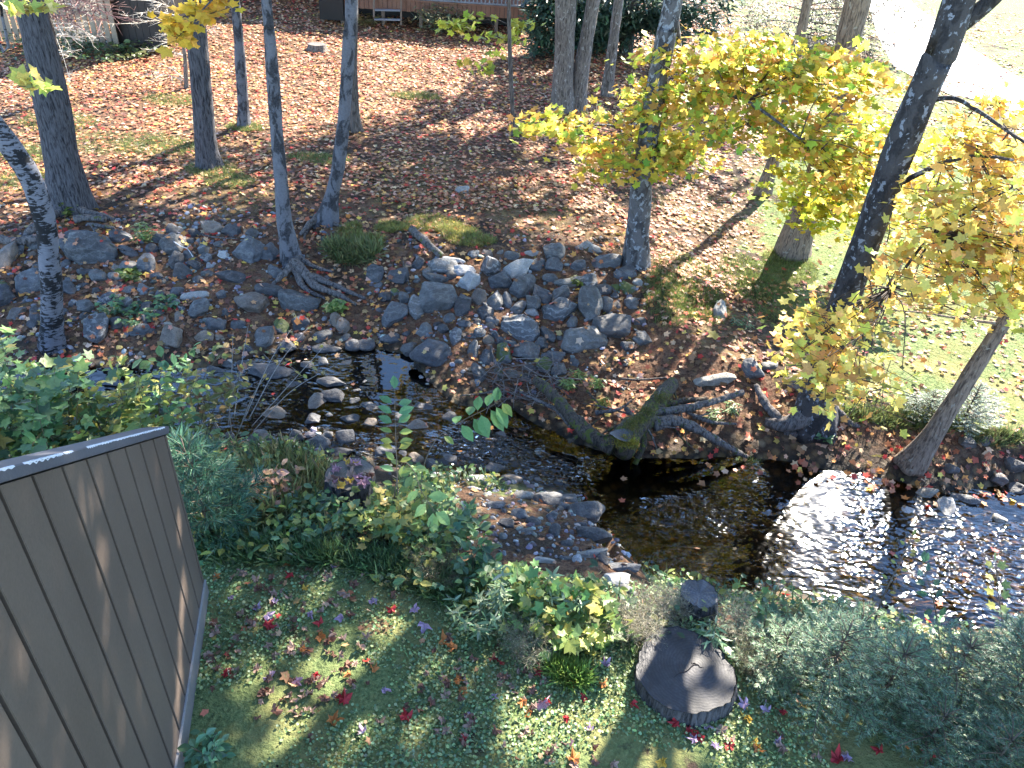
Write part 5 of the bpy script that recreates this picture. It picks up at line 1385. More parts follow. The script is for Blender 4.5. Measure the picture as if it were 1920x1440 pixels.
def plant(name, label, base, h, r, nst, shape, lsize, nleaf, pal, w=None, tilt=.45, droop=.0, group=None, cat='plant', bare=.25, stemr=.005, stemc=STEMC, lean=(0, 0), z=None, twigs=0, side=.09, spike=False):
    global pl
    pl += 1
    rng = np.random.default_rng(900 + pl)
    g = G(*base) if z is None else on_z(base[0], base[1], z)
    root = empty(name, g, label, cat, group)
    mb = MB(); pos, yd, nr = [], [], []
    for k in range(nst):
        a = 2 * PI * (k + rng.random()) / nst; rr = r * math.sqrt(rng.random()) if nst > 1 else 0
        hh = h * (.65 + .4 * rng.random()) * (1 - .3 * rr / (r + 1e-6))
        s0 = g + np.array([math.cos(a), math.sin(a), 0]) * rr * .25 - [0, 0, .03]
        tip_ = g + np.array([math.cos(a) * rr + lean[0] * hh, math.sin(a) * rr + lean[1] * hh, hh])
        mid = s0 * .5 + tip_ * .5 + np.array([0, 0, .12 * hh]) + rng.standard_normal(3) * .04 * hh
        end = tip_ - [0, 0, droop * hh]
        P, R = resample([s0, mid, end], [stemr, stemr * .75, stemr * .3], .05)
        mb.tube(P, R, 5, stemc)
        T = np.gradient(P, axis=0); T /= np.linalg.norm(T, axis=1)[:, None]
        m = max(3, int(nleaf * (.7 + .6 * rng.random())))
        for q in range(m):
            f = bare + (1 - bare) * (q + rng.random()) / m
            i = min(len(P) - 1, int(f * (len(P) - 1)))
            b = q * 2.4 + rng.random() * .8
            d = np.array([math.cos(b), math.sin(b), .15 + .5 * rng.random() * (1 if spike else .4)])
            off = side * (.4 + .9 * rng.random()) * (1.15 - .5 * f)
            if twigs and rng.random() < twigs:
                o2 = off * (1.5 + 2 * rng.random()); e = P[i] + d * o2 * [1, 1, .6]
                mb.tube([P[i], e], [stemr * .5, stemr * .25], 3, stemc)
                for u in range(3):
                    fz = .4 + .6 * rng.random(); pos.append(P[i] * (1 - fz) + e * fz + rng.standard_normal(3) * off * .35); yd.append(d + .5 * rng.standard_normal(3)); nr.append(np.array([0, -.2, 1]) + tilt * rng.standard_normal(3))
                continue
            pos.append(P[i] + d * off); yd.append(d + [0, 0, -.35]); nr.append(np.array([0, -.2, 1]) + tilt * rng.standard_normal(3))
    pos, yd, nr = np.array(pos), np.array(yd), np.array(nr); n = len(pos)
    V, Fc, C = scatter(shape, pos, rots_y(yd, nr), lsize * np.clip(1 + .28 * rng.standard_normal(n), .4, 1.6), palette(pal, w or [1] * len(pal), n, .2, rng))
    mesh_obj('foliage', V, Fc, PLANT, root, C, False)
    mb.build('stem', TWIG, root)
    return root


SH = 'leafy shrubs behind the brown wall'
plant('shrub', 'broad leaved green shrub at the far left edge behind the brown wall', (20, 900), 1.8, .55, 10, LOBED, .125, 26, GREENM, twigs=.3, group=SH, z=-.15, side=.13)
plant('shrub', 'blue green shrub with lobed leaves in front of the white birch foot', (110, 890), 1.72, .5, 10, LOBED, .115, 26, GREENB, twigs=.3, group=SH, z=-.15, side=.12)
plant('shrub', 'yellowing shrub rising over the middle of the wall cap', (215, 850), 1.25, .5, 8, OVATE, .10, 26, GREENY, twigs=.4, group=SH, z=-.15, side=.12)
plant('shrub', 'airy olive green shrub between the wall cap and the brook', (300, 850), 1.35, .5, 9, OVATE, .095, 24, GREENM, twigs=.4, group=SH, z=-.2, side=.12, lean=(.1, .1))
plant('shrub', 'thin shrub with brown tinged leaves leaning right over the brook', (370, 830), 1.15, .45, 7, OVATE, .085, 16, [(.16, .15, .05), (.22, .14, .07), (.12, .14, .05), (.2, .2, .05)], twigs=.5, group=SH, z=-.4, lean=(.3, .2), bare=.45)
plant('shrub', 'low yellow green shrub hugging the top of the wall cap', (100, 870), .62, .6, 9, LOBED, .10, 20, GREENY, twigs=.3, group=SH, z=-.05, side=.12)
plant('shrub', 'small yellow green leaf cluster near the right end of the wall cap', (270, 880), .75, .4, 7, LOBED, .10, 18, GREENY, [1, 2, 1, 1], twigs=.3, group=SH, z=-.05)
plant('shrub', 'bare grey twigged shrub reaching over the upper brook stones', (440, 800), 1.1, .9, 10, OVATE, .05, 4, [(.2, .17, .06), (.28, .24, .06)], twigs=.8, z=-.5, lean=(.35, .25), stemr=.006, stemc=(.24, .22, .2), bare=.5)
plant('shrub', 'shrub of withered tan brown leaves right of the pine sapling', (505, 945), .42, .28, 9, OVATE, .075, 16, [(.28, .17, .10), (.34, .22, .14), (.22, .12, .07)], cat='shrub', twigs=.4)
plant('shrub', 'dense yellow green bramble in front of the leaf covered stump', (735, 1010), .52, .34, 12, LOBED, .08, 17, GREENY + [(.1, .16, .05)], twigs=.5)
plant('shrub', 'olive bramble patch right of the yellow green bramble', (815, 1035), .42, .30, 9, LOBED, .075, 14, GREENM, twigs=.5)
plant('shrub', 'dark green rounded leaved shrub beside the gravel bar', (855, 1010), .5, .24, 8, OVATE, .08, 14, GREENB, twigs=.3)
plant('shrub', 'low dark green shrub at the upper end of the gravel bar', (895, 1085), .38, .24, 8, OVATE, .075, 13, GREENB, twigs=.4)
plant('shrub', 'green leaved plant at the foot of the leaf covered stump', (655, 985), .34, .26, 9, OVATE, .085, 12, GREENB + [(.2, .22, .05)], twigs=.2)
plant('shrub', 'maple leaved yellow green bush left of the big sawn stump', (1085, 1190), .55, .34, 11, MAPLE, .105, 16, GREENY + [(.12, .22, .05)], twigs=.3)
plant('shrub', 'fresh green lobed bush beside the pale goldenrod', (1010, 1165), .55, .32, 10, MAPLE, .095, 15, [(.09, .19, .06), (.14, .24, .07), (.2, .25, .06)], twigs=.3)
plant('shrub', 'green bush with yellow tips at the end of the gravel bar', (965, 1135), .42, .24, 7, MAPLE, .08, 12, GREENM, twigs=.3)
GR = 'goldenrod stalks on the near bank'
plant('goldenrod', 'tall pale silvery stalk in the middle of the near bank', (930, 1170), .78, .12, 4, LANCE, .095, 40, PALEG, bare=.15, group=GR, side=.05, spike=True)
plant('goldenrod', 'pale narrow leaved clump left of the fine dry aster', (900, 1180), .55, .28, 10, LANCE, .085, 26, PALEG + GREENB[:1], bare=.2, group=GR, side=.05, spike=True)
plant('goldenrod', 'sunlit narrow leaved clump in front of the yellow green maple leaved bush', (1055, 1170), .62, .22, 8, LANCE, .09, 30, PALEG, bare=.2, group=GR, side=.05, spike=True)
AS = 'dry asters on the near bank'
plant('aster', 'fine grey green feathery plant in front of the silvery stalk', (985, 1225), .42, .26, 26, NEEDLE, .03, 60, DRY + GREENB[:2], bare=.1, group=AS, twigs=.7, side=.04, stemr=.002, stemc=(.15, .15, .09))
plant('aster', 'beige seed headed aster between the bush and the big stump', (1185, 1195), .50, .25, 22, NEEDLE, .026, 55, DRY, bare=.3, group=AS, twigs=.7, side=.05, stemr=.002, stemc=(.2, .18, .12))
plant('aster', 'beige seed headed aster behind the big stump', (1240, 1160), .42, .22, 16, NEEDLE, .026, 50, DRY, bare=.3, group=AS, twigs=.7, side=.05, stemr=.002, stemc=(.2, .18, .12))
plant('aster', 'pale dry aster right of the small black stump', (1370, 1190), .4, .2, 14, NEEDLE, .026, 50, DRY + PALEG[:1], bare=.3, group=AS, twigs=.7, side=.05, stemr=.002, stemc=(.2, .18, .12))
plant('aster', 'wispy brown green plant under the olive bramble', (810, 1085), .36, .3, 24, NEEDLE, .03, 50, [(.12, .12, .05), (.18, .16, .08), (.08, .10, .04)], bare=.1, group=AS, twigs=.7, side=.04, stemr=.002)
plant('aster', 'dusky olive feathery plant right of the big stump', (1405, 1260), .4, .22, 18, NEEDLE, .03, 55, [(.10, .12, .045), (.16, .16, .08)], bare=.1, group=AS, twigs=.7, side=.04, stemr=.002)
plant('weed', 'pale green leafy weed growing against the small black stump', (1325, 1215), .36, .12, 6, LANCE, .075, 16, PALEG + GREENB[:1], bare=.2)
plant('weed', 'bluish green weed at the foot of the brown wall', (392, 1420), .28, .14, 7, OVATE, .06, 12, [(.10, .22, .12), (.14, .27, .15), (.07, .15, .08)], bare=.2)
plant('weed', 'bright ferny weed under the roots of the big left trunk', (272, 452), .35, .25, 9, LANCE, .10, 18, [(.22, .28, .08), (.16, .24, .07)], bare=.2, side=.07)
HB = 'small green herbs among the bank stones'
for k, (px, py, h, r, pal, lab) in enumerate([(215, 585, .2, .35, GREENB, 'low dark green herb patch right of the white birch'), (262, 600, .2, .35, GREENB, 'dark green herb patch left of the thin pale slab'), (310, 575, .18, .25, GREENB, 'small herb patch just left of the slab bearing stone'), (245, 520, .14, .2, [(.10, .14, .03)], 'mossy tuft under the big rounded boulder'), (632, 585, .22, .12, [(.2, .27, .08)], 'light green two leaved seedling on the root spread'), (1085, 715, .22, .16, [(.24, .31, .08), (.18, .26, .07)], 'light green rosette below the pale dome boulder'), (1060, 728, .18, .13, [(.22, .3, .09)], 'pale rosette left of the light green rosette'), (1118, 728, .2, .15, [(.2, .28, .07)], 'light rosette above the driftwood stump'), (1130, 762, .16, .12, [(.2, .25, .05), (.3, .28, .05)], 'yellowing seedling just above the driftwood stump'), (1335, 790, .22, .16, [(.22, .29, .12), (.16, .24, .09)], 'pale green seedling among the driftwood roots'), (1370, 775, .2, .14, [(.2, .28, .12)], 'pale green seedling right of the driftwood roots'), (1390, 615, .25, .22, GREENB, 'small dark fern beside the upright bank stone'), (1080, 530, .1, .12, [(.12, .15, .03)], 'mossy tuft near the top of the stone pile'), (1545, 825, .2, .14, GREENB, 'green seedling at the root foot of the leaning maple'), (130, 405, .3, .2, [(.16, .2, .04), (.1, .13, .03)], 'yellow green tuft at the foot of the big left trunk')]):
    plant('herb', lab, (px, py), h, r, 7, LANCE if k in (5, 6, 7, 8, 9, 10, 11) else OVATE, .075 if k != 4 else .12, 12, pal, bare=.3, group=HB, side=.05, cat='herb')


def shoot(name, label, pts, leaves, shape, lsize, pal, r=.006, cat='sapling', hang=0.0, pairs=True, stemc=(.13, .10, .07), group=None):
    """a single stem through 3-D PTS; LEAVES [(fraction, side)]"""
    global pl
    pl += 1
    rng = np.random.default_rng(1700 + pl)
    root = empty(name, pts[0], label, cat, group)
    P, R = resample(np.array(pts), np.linspace(r, r * .35, len(pts)), .03)
    mb = MB(); mb.tube(P, R, 6, stemc)
    pos, yd, nr, col = [], [], [], []
    T = np.gradient(P, axis=0); T /= np.linalg.norm(T, axis=1)[:, None]
    for f, s, sz, c in leaves:
        i = min(len(P) - 1, int(f * (len(P) - 1)))
        sd = np.cross(T[i], [0, -.4, 1]); sd /= np.linalg.norm(sd) + 1e-9
        d = sd * s + T[i] * .45 + np.array([0, 0, -hang]) + rng.standard_normal(3) * .18; d /= np.linalg.norm(d)
        mb.tube([P[i], P[i] + d * .03], [.002, .0015], 4, stemc)
        pos.append(P[i] + d * (.03 + sz * lsize * .5)); yd.append(d); nr.append(np.array([0, -.5, 1]) + .3 * rng.standard_normal(3)); col.append(c)
    n = len(pos); c = np.array([pal[k] for k in col]) * (1 + .12 * rng.standard_normal((n, 1)))
    V, Fc, C = scatter(shape, np.array(pos), rots_y(np.array(yd), np.array(nr)), lsize * np.array([l[2] for l in leaves]), np.clip(c, .01, .9))
    mesh_obj('foliage', V, Fc, PLANT, root, C, False); mb.build('stem', TWIG, root)


b = G(748, 1010); D = pix(b)[2][0]
shoot('sapling', 'slim upright shoot with paired round leaves before the blue pool', [b, at_depth(746, 930, D - .15), at_depth(743, 850, D - .2), at_depth(741, 790, D - .25), at_depth(740, 735, D - .25)],
      [(f, s, z_, c) for f, s, z_, c in [(1, 0, 1, 0), (.93, 1, .9, 0), (.93, -1, 1, 0), (.87, 1, 1.1, 0), (.87, -1, 1, 0), (.8, 1, 1, 0), (.8, -1, 1, 0), (.74, 1, .9, 1), (.74, -1, .9, 1), (.68, 1, .9, 1), (.68, -1, .8, 2), (.62, 1, .9, 2), (.62, -1, .9, 2), (.55, 1, .8, 2), (.55, -1, .8, 1), (.48, -1, 1, 0), (.45, 1, .8, 1)]],
      OVATE, .125, [(.10, .22, .09), (.17, .24, .06), (.30, .30, .06)])
b = G(800, 1000); D = pix(b)[2][0] - .1
shoot('sapling', 'arching shoot with a row of large green leaves over the riffle', [b, at_depth(790, 900, D), at_depth(815, 828, D), at_depth(862, 792, D), at_depth(905, 770, D - .02), at_depth(938, 752, D - .04)],
      [(.62, 1, .7, 1), (.72, -1, 1, 0), (.75, 1, 1.1, 0), (.8, -1, 1, 0), (.82, 1, 1.2, 0), (.86, -1, 1, 0), (.88, 1, 1.35, 0), (.92, -1, 1, 0), (.93, 1, 1.35, 0), (.97, -1, 1, 0), (.98, 1, 1.3, 0), (1, .4, .9, 0), (1, -1, .9, 0), (1, 1, .9, 1)],
      OVATE, .155, [(.12, .25, .08), (.24, .30, .06)], hang=.55)
b = G(735, 1000); D = pix(b)[2][0] - .15
shoot('sapling', 'drooping shoot whose last leaves catch the sun right of the bramble', [b, at_depth(742, 910, D), at_depth(755, 868, D), at_depth(775, 882, D - .05), at_depth(790, 920, D - .12), at_depth(812, 955, D - .2)],
      [(.35, 1, .8, 1), (.4, -1, .8, 1), (.48, 1, .8, 1), (.52, -1, .8, 1), (.58, 1, 1, 1), (.65, -1, .9, 1), (.7, 1, 1, 1), (.78, -1, 1.1, 1), (.82, 1, 1.1, 0), (.9, -1, 1.4, 0), (.94, 1, 1.2, 0), (1, -.5, 1.4, 0), (1, .6, 1.4, 0)], OVATE, .12, [(.26, .40, .12), (.17, .24, .07)], hang=.2)  # end leaves a brighter green, the sun on them put into the colour
b = G(1632, 1205); D = pix(b)[2][0]
shoot('sapling', 'grey forked sapling stem with sparse leaves rising over the sunny riffle', [b, at_depth(1640, 1165, D), at_depth(1660, 1110, D - .1), at_depth(1690, 1050, D - .15), at_depth(1708, 1010, D - .2)],
      [(f, s, .8, 0 if k % 2 else 1) for k, (f, s) in enumerate([(.5, 1), (.6, -1), (.7, 1), (.8, -1), (.86, 1), (.92, -1), (.97, 1), (1, 0), (.9, 1), (.75, -1)])], OVATE, .06, [(.2, .22, .05), (.3, .24, .06)], r=.010)
b = G(1765, 1230); D = pix(b)[2][0]
shoot('sapling', 'dark leaved shoot in front of the sparkling right hand riffle', [b, at_depth(1755, 1150, D - .1), at_depth(1740, 1090, D - .15), at_depth(1728, 1060, D - .2)],
      [(f, s, 1, 0) for f, s in [(.4, 1), (.5, -1), (.6, 1), (.66, -1), (.74, 1), (.8, -1), (.88, 1), (.94, -1), (1, 0), (1, 1)]], OVATE, .085, [(.05, .12, .06)], r=.006)
b = G(1890, 1250); D = pix(b)[2][0]
shoot('sapling', 'yellow tinged shoot at the right edge over the riffle', [b, at_depth(1880, 1170, D - .1), at_depth(1872, 1110, D - .15), at_depth(1868, 1060, D - .2)],
      [(f, s, 1, k % 2) for k, (f, s) in enumerate([(.3, 1), (.4, -1), (.5, 1), (.6, -1), (.66, 1), (.74, -1), (.8, 1), (.88, -1), (.94, 1), (1, -1), (1, 0)])], LOBED, .085, [(.14, .2, .06), (.28, .28, .06)], r=.006)


def fir(name, label, base, h, r, cols, needle=.022, whorls=9, group='small firs on the near bank', seed=0, long=False, z=None, lean=(0, 0), dens_=1.0):
    rng = np.random.default_rng(2000 + seed)
    g = G(*base) if z is None else on_z(base[0], base[1], z)
    root = empty(name, g, label, 'conifer', group)
    top = g + np.array([lean[0] * h, lean[1] * h, h])
    mb = MB(); mb.tube([g - [0, 0, .05], (g + top) / 2, top], [.014, .009, .003], 7, (.08, .065, .05))
    pos, yd, nr = [], [], []
    def needles(a, b, n, L, flat):
        d = b - a; l = np.linalg.norm(d); d = d / l
        s = np.cross(d, [0, 0, 1.0]); s /= np.linalg.norm(s) + 1e-9; u = np.cross(s, d)
        n = max(4, int(n * l * dens_ * (1 if long else .62))); f = rng.random(n)
        sg = np.where(rng.random(n) < .5, -1.0, 1.0)
        dirs = d * (.55 if not long else .9) + s * (sg * (.9 if flat else .5) * (.5 + .5 * rng.random(n)))[:, None] + u * (rng.standard_normal(n) * (.12 if flat else .6))[:, None]
        pos.append(a + d * (f * l)[:, None]); yd.append(dirs); nr.append(u + .3 * rng.standard_normal((n, 3)))
    for wv_ in range(whorls):
        f = .06 + .9 * wv_ / whorls
        o = g * (1 - f) + top * f
        L = r * (1 - f) ** .8 * (1.0 if wv_ else .8) + .05
        nb = 5 + int(rng.random() * 3)
        for k in range(nb):
            a = 2 * PI * (k + .8 * rng.random()) / nb + wv_
            d = np.array([math.cos(a), math.sin(a), .12 + .35 * f + (.3 if long else 0)]); l = L * (.75 + .45 * rng.random())
            e = o + d * l; m_ = o + d * l * .55 + [0, 0, .02]
            mb.tube([o, m_, e], [.005, .004, .002], 4, (.09, .07, .05))
            needles(o + d * l * .15, e, 420 if not long else 260, needle, not long)
            s = np.cross(d, [0, 0, 1.0]); s /= np.linalg.norm(s)
            ns = max(2, int(l / .07))
            for q in range(ns):
                t_ = .25 + .7 * (q + .5) / ns; p = o + d * l * t_; sgn = 1 if q % 2 else -1
                ll = l * (.5 - .32 * t_) * (.8 + .5 * rng.random()) + .02
                e2 = p + (d * .65 + s * sgn * .75 + np.array([0, 0, .06])) * ll
                mb.tube([p, e2], [.003, .0015], 3, (.10, .08, .05))
                needles(p, e2, 460 if not long else 300, needle * .9, not long)
    pos, yd, nr = np.concatenate(pos), np.concatenate(yd), np.concatenate(nr); n = len(pos)
    wd = 1.0 if not long else .42
    sh = (NEEDLE[0] * np.array([2.6 * wd, 1, 1]), NEEDLE[1])
    V, Fc, C = scatter(sh, pos, rots_y(yd, nr), needle * (.75 + .5 * rng.random(n)) * (3.6 if long else 1.5), palette(cols, [1] * len(cols), n, .22, rng))
    mesh_obj('foliage', V, Fc, PLANT, root, C, False); mb.build('stem', TWIG, root)


FIR_LIT = [(.15, .25, .14), (.21, .31, .18), (.10, .18, .105), (.27, .36, .22)]  # brighter greens: sunlight on these firs put into the colour
FIR_SHADED = [(.09, .17, .10), (.125, .21, .125), (.06, .11, .07), (.17, .25, .15)]  # darker greens: shade on the right hand firs put into the colour
fir('fir_sapling', 'sunlit fir sapling with a bare grey leader, nearest the big stump', (1535, 1300), .80, .50, FIR_LIT, seed=1)
fir('fir_sapling', 'low spreading fir right of the big sawn stump', (1455, 1250), .42, .38, FIR_LIT, seed=2, whorls=6)
fir('fir_sapling', 'pale tipped fir between the sunlit fir and the dark firs', (1645, 1320), .68, .48, FIR_LIT, seed=3)
fir('fir_sapling', 'dark bushy fir below the grey forked sapling', (1745, 1330), .85, .5, FIR_SHADED + FIR_LIT[:1], seed=4)
fir('fir_sapling', 'tall dark fir at the right edge of the near bank', (1865, 1350), 1.05, .55, FIR_SHADED, seed=5, whorls=11)
fir('fir_sapling', 'shaded fir cut by the right edge of the view', (1960, 1330), 1.15, .55, FIR_SHADED, seed=6, whorls=11)
fir('fir_sapling', 'low dark fir in the bottom right corner', (1850, 1450), .5, .42, FIR_SHADED, seed=7, whorls=6)
fir('fir_sapling', 'small fir poking up behind the pale tipped fir', (1585, 1235), .5, .35, FIR_LIT, seed=8, whorls=6)
fir('fir_sapling', 'ragged fir in front of the dark bushy fir', (1730, 1405), .5, .4, FIR_SHADED + FIR_LIT[:2], seed=9, whorls=6)
fir('spruce_sapling', 'pale blue green small spruce on the right bank beside the slender leaning trunk', (1805, 790), .55, .42, [(.2, .27, .22), (.14, .2, .15), (.26, .33, .27)], seed=10, group='small spruces of the right bank')
fir('spruce_sapling', 'stunted pale spruce just left of the slender leaning trunk', (1735, 780), .35, .3, [(.2, .27, .2), (.14, .2, .13)], seed=11, whorls=6, group='small spruces of the right bank')
fir('pine_sapling', 'soft long needled dark green pine sapling at the end of the brown wall', (400, 1010), 1.05, .42, [(.05, .13, .08), (.07, .16, .10), (.035, .085, .055), (.10, .19, .12)], needle=.032, whorls=8, seed=12, long=True, lean=(-.10, .06), dens_=.62)

# ------------------------------------------------------------------ ground-hugging green nobody could count
rng = np.random.default_rng(77)
BLADE = (np.array([[-.03, 0, 0], [.03, 0, 0], [.018, .6, .08], [0, 1, .25]]), np.array([(0, 1, 2), (0, 2, 3)]))
CLOV = (np.array([[0, 0, 0], [.35, .15, .05], [.3, .6, .02], [0, .75, 0], [-.3, .6, .02], [-.35, .15, .05]]), np.array([(0, 1, 2), (0, 2, 3), (0, 3, 4), (0, 4, 5)]))


def blades(n, sampler, L, cols, shape=BLADE, tilt=.55, lift=0.0, seed=0, up=1.0, w=None, flat=False):
    rg = np.random.default_rng(3000 + seed)
    xx, yy = sampler(n, rg); m = len(xx)
    pos = np.stack([xx, yy, height(xx, yy) + lift * rg.random(m)], -1)
    yd = np.array([0, 0, up]) + tilt * rg.standard_normal((m, 3))
    if flat:
        yd = rg.standard_normal((m, 3)) * [1, 1, .25]
        return scatter(shape, pos, rots_y(yd, np.array([0, 0, 1.0]) + .42 * rg.standard_normal((m, 3))), L * (.5 + rg.random(m)), palette(cols, w or [1] * len(cols), m, .28, rg))
    return scatter(shape, pos, rots_y(yd, rg.standard_normal((m, 3)) + [0, -1, 0]), L * (.5 + rg.random(m)), palette(cols, w or [1] * len(cols), m, .22, rg))


def near_lawn(n, rg):
    yy = rg.uniform(1.7, 5.6, n); xx = (rg.random(n) * 2 - 1) * (1.2 + yy * .85)
    q_ = pix(np.stack([xx, yy, np.full(len(xx), -.4)], -1)); bar_ = (q_[0] > 840) & (q_[0] < 1215) & (q_[1] > 880) & (q_[1] < 1130)
    k = (yy < _i(NEAR, xx) - .25) & ~bar_ & (n2(xx, yy, 1.1, 3, 51) > -.30 + .35 * rg.random(n) * (yy < _i(NLIP, xx)))
    return xx[k], yy[k]
def near_moss(n, rg):
    yy = rg.uniform(1.7, 4.8, n); xx = (rg.random(n) * 2 - 1) * (1.2 + yy * .85)
    k = (yy < _i(NLIP, xx)) & (n2(xx, yy, .8, 3, 53) > .12)
    return xx[k], yy[k]
CLC = [(.19, .28, .13), (.25, .35, .17), (.10, .18, .08), (.32, .37, .15)]
p_ = [blades(85000, near_lawn, .024, CLC, CLOV, 1.5, .03, 1, .5, None, True), blades(26000, near_lawn, .055, [(.15, .24, .09), (.21, .28, .10), (.11, .18, .07), (.27, .28, .12)], BLADE, .7, 0, 2), blades(20000, near_moss, .014, [(.24, .23, .07), (.32, .28, .09), (.16, .18, .055)], NEEDLE, .8, .006, 3)]
V, Fc, C = [], [], []
n = 0
def to_tri(v, f, c): return v, f, c
V, Fc, C = merge(p_)
tag(mesh_obj('grass', V, Fc, PLANT, None, C, False), 'clover, moss and short grass of the near lawn', 'lawn', kind='stuff')


def right_lawn(n, rg):
    yy = rg.uniform(6.8, 22, n) ** 1.0; xx = rg.uniform(1.0, 16, n)
    l, g_, w_ = zones(xx, yy)
    k = (g_ + .5 * n2(xx, yy, 1.3, 3, 57) > .45) & (yy > _i(LIP, xx) - .1) & (xx < 1.0 + yy * .95)
    return xx[k], yy[k]
def patches(lst):
    def f(n, rg):
        out = []
        for (px, py, rx, ry) in lst:
            c = G(px, py); e = G(px + rx, py); u = G(px, py - ry); m = n // len(lst)
            a, r_ = rg.random(m) * 6.28, np.sqrt(rg.random(m))
            out.append(np.stack([c[0] + (e[0] - c[0]) * r_ * np.cos(a), c[1] + (u[1] - c[1]) * r_ * np.sin(a)], -1))
        o = np.concatenate(out); return o[:, 0], o[:, 1]
    return f
GRS = [(.14, .18, .055), (.19, .22, .07), (.10, .13, .045), (.24, .23, .09)]
p_ = [blades(42000, right_lawn, .07, GRS, BLADE, .9, 0, 4, .8),
      blades(26000, patches([(815, 422, 55, 16), (860, 436, 40, 12), (735, 428, 30, 10), (655, 440, 24, 22), (690, 455, 30, 14), (880, 446, 50, 8)]), .07, [(.20, .22, .06), (.27, .25, .08), (.15, .16, .05)], BLADE, 1.0, 0, 5, .6),
      blades(4500, patches([(655, 480, 30, 20), (685, 476, 28, 14), (632, 470, 20, 14)]), .17, [(.12, .15, .06), (.17, .18, .07)], BLADE, .7, 0, 6, .5),
      blades(16000, patches([(1290, 520, 60, 40), (1250, 560, 40, 50), (1310, 570, 50, 40), (1480, 500, 50, 30), (1440, 560, 60, 45), (1400, 520, 50, 40)]), .07, [(.11, .15, .04), (.16, .19, .05), (.08, .11, .03)], BLADE, .7, 0, 7),
      blades(12000, patches([(900, 340, 120, 40), (780, 330, 70, 30), (1000, 380, 80, 25), (700, 330, 50, 30), (1100, 420, 80, 30), (760, 380, 60, 20), (480, 380, 70, 25), (1120, 330, 60, 30)]), .04, [(.16, .17, .06), (.2, .19, .08), (.12, .13, .05)], BLADE, 1.2, 0, 31, .5),
      blades(34000, patches([(230, 270, 160, 20), (30, 340, 60, 20), (110, 230, 80, 20), (60, 290, 70, 16), (330, 190, 60, 10), (395, 320, 50, 16), (300, 275, 90, 16), (460, 240, 40, 8), (430, 340, 50, 14), (600, 300, 60, 10), (780, 180, 50, 6)]), .07, GRS, BLADE, .9, 0, 8, .8),
      blades(6000, patches([(1400, 880, 24, 14), (1600, 780, 70, 14), (1680, 790, 60, 16), (1760, 800, 60, 18), (1860, 825, 60, 16), (1680, 770, 120, 14)]), .10, [(.11, .15, .055), (.16, .18, .06), (.09, .12, .05)], BLADE, .6, 0, 9),
      blades(1500, patches([(1055, 1262, 30, 12), (1075, 1275, 26, 10)]), .13, [(.2, .3, .07), (.16, .26, .06)], BLADE, .45, 0, 10),
      blades(7000, patches([(660, 1050, 120, 20), (760, 1070, 110, 22), (540, 1040, 100, 24), (450, 1030, 60, 26), (860, 1110, 80, 30)]), .14, [(.10, .18, .075), (.13, .21, .08), (.08, .13, .06)], BLADE, .6, 0, 12),
      blades(2400, patches([(560, 905, 70, 40), (520, 880, 60, 30), (500, 960, 60, 30)]), .22, [(.16, .17, .06), (.22, .2, .09), (.09, .12, .05)], BLADE, .5, 0, 11)]
V, Fc, C = merge(p_)
tag(mesh_obj('grass', V, Fc, PLANT, None, C, False), 'grass and moss tufts growing on the far bank and around the brook', 'grass', kind='stuff')

# low leafy undergrowth on the near bank
def bank_band(n, rg):
    xx = rg.uniform(-4.2, 5.6, n); t_ = rg.random(n)
    a, b_ = _i(NLIP, xx), _i(NEAR, xx)
    yy = a - .35 + (b_ - a + .2) * t_
    k = (n2(xx, yy, 1.6, 3, 61) > -.25) & ((xx < 1.1) | (rg.random(n) < .22)) & ~((xx > .0) & (xx < 1.15) & (yy > 4.75)) & (yy < b_ - .05)
    q_ = pix(np.stack([xx, yy, np.full(n, -.4)], -1)); k &= ~((q_[0] > 850) & (q_[0] < 1210) & (q_[1] > 880) & (q_[1] < 1125))
    return xx[k], yy[k]
p_ = [blades(7500, bank_band, .07, GREENM, OVATE, 1.4, .20, 21, .5, None, True), blades(4200, bank_band, .06, GREENB + [(.2, .2, .06)], LOBED, 1.4, .24, 22, .5, None, True)]
p2_ = blades(14000, bank_band, .16, [(.10, .17, .075), (.14, .20, .08), (.18, .2, .09)], BLADE, .6, 0, 23)
V, Fc, C = merge(p_ + [p2_])
tag(mesh_obj('undergrowth', V, Fc, PLANT, None, C, False), 'low mixed weeds and seedlings covering the near bank above the brook', 'undergrowth', kind='stuff')

# ------------------------------------------------------------------ single bright leaves lying on the near lawn
rng = np.random.default_rng(99)
LILAC_SHEEN, RED, TAN, ORG, YEL, PNK, BRN = (.38, .27, .38), (.36, .03, .035), (.30, .20, .155), (.46, .17, .05), (.56, .36, .06), (.42, .23, .27), (.17, .085, .06)  # lilac is blue sky sheen on leaf undersides put into the colour
KIND = {'lilac': LILAC_SHEEN, 'red': RED, 'tan': TAN, 'orange': ORG, 'yellow': YEL, 'pink': PNK, 'brown': BRN}
def curled(seed):
    r_ = np.random.default_rng(seed)
    V, Fc = MAPLE; V = V.copy() * [1 + .1 * r_.standard_normal(), 1, 1]
    a = r_.random() * 6.28; q = V[:, 0] * math.cos(a) + V[:, 1] * math.sin(a)
    V[:, 2] += 1.5 * r_.uniform(.15, 1) * q ** 2 + .13 * r_.standard_normal(len(V)); V[:, :2] *= 1 + .16 * r_.standard_normal((len(V), 2))
    return V, Fc
SHP = {}
for k_, c_ in KIND.items():
    SHP[k_] = []
    for q in range(8):
        V, Fc = curled(hash(k_) % 1 + q * 17 + len(k_))
        cc = np.clip(np.tile(c_, (len(V), 1)) * (1 + .16 * rng.standard_normal((len(V), 1))), .01, .9); cc[0] *= .8
        o = mesh_obj('fallen_leaf', V, Fc, LITTER, None, cc, False); SHP[k_].append(o)
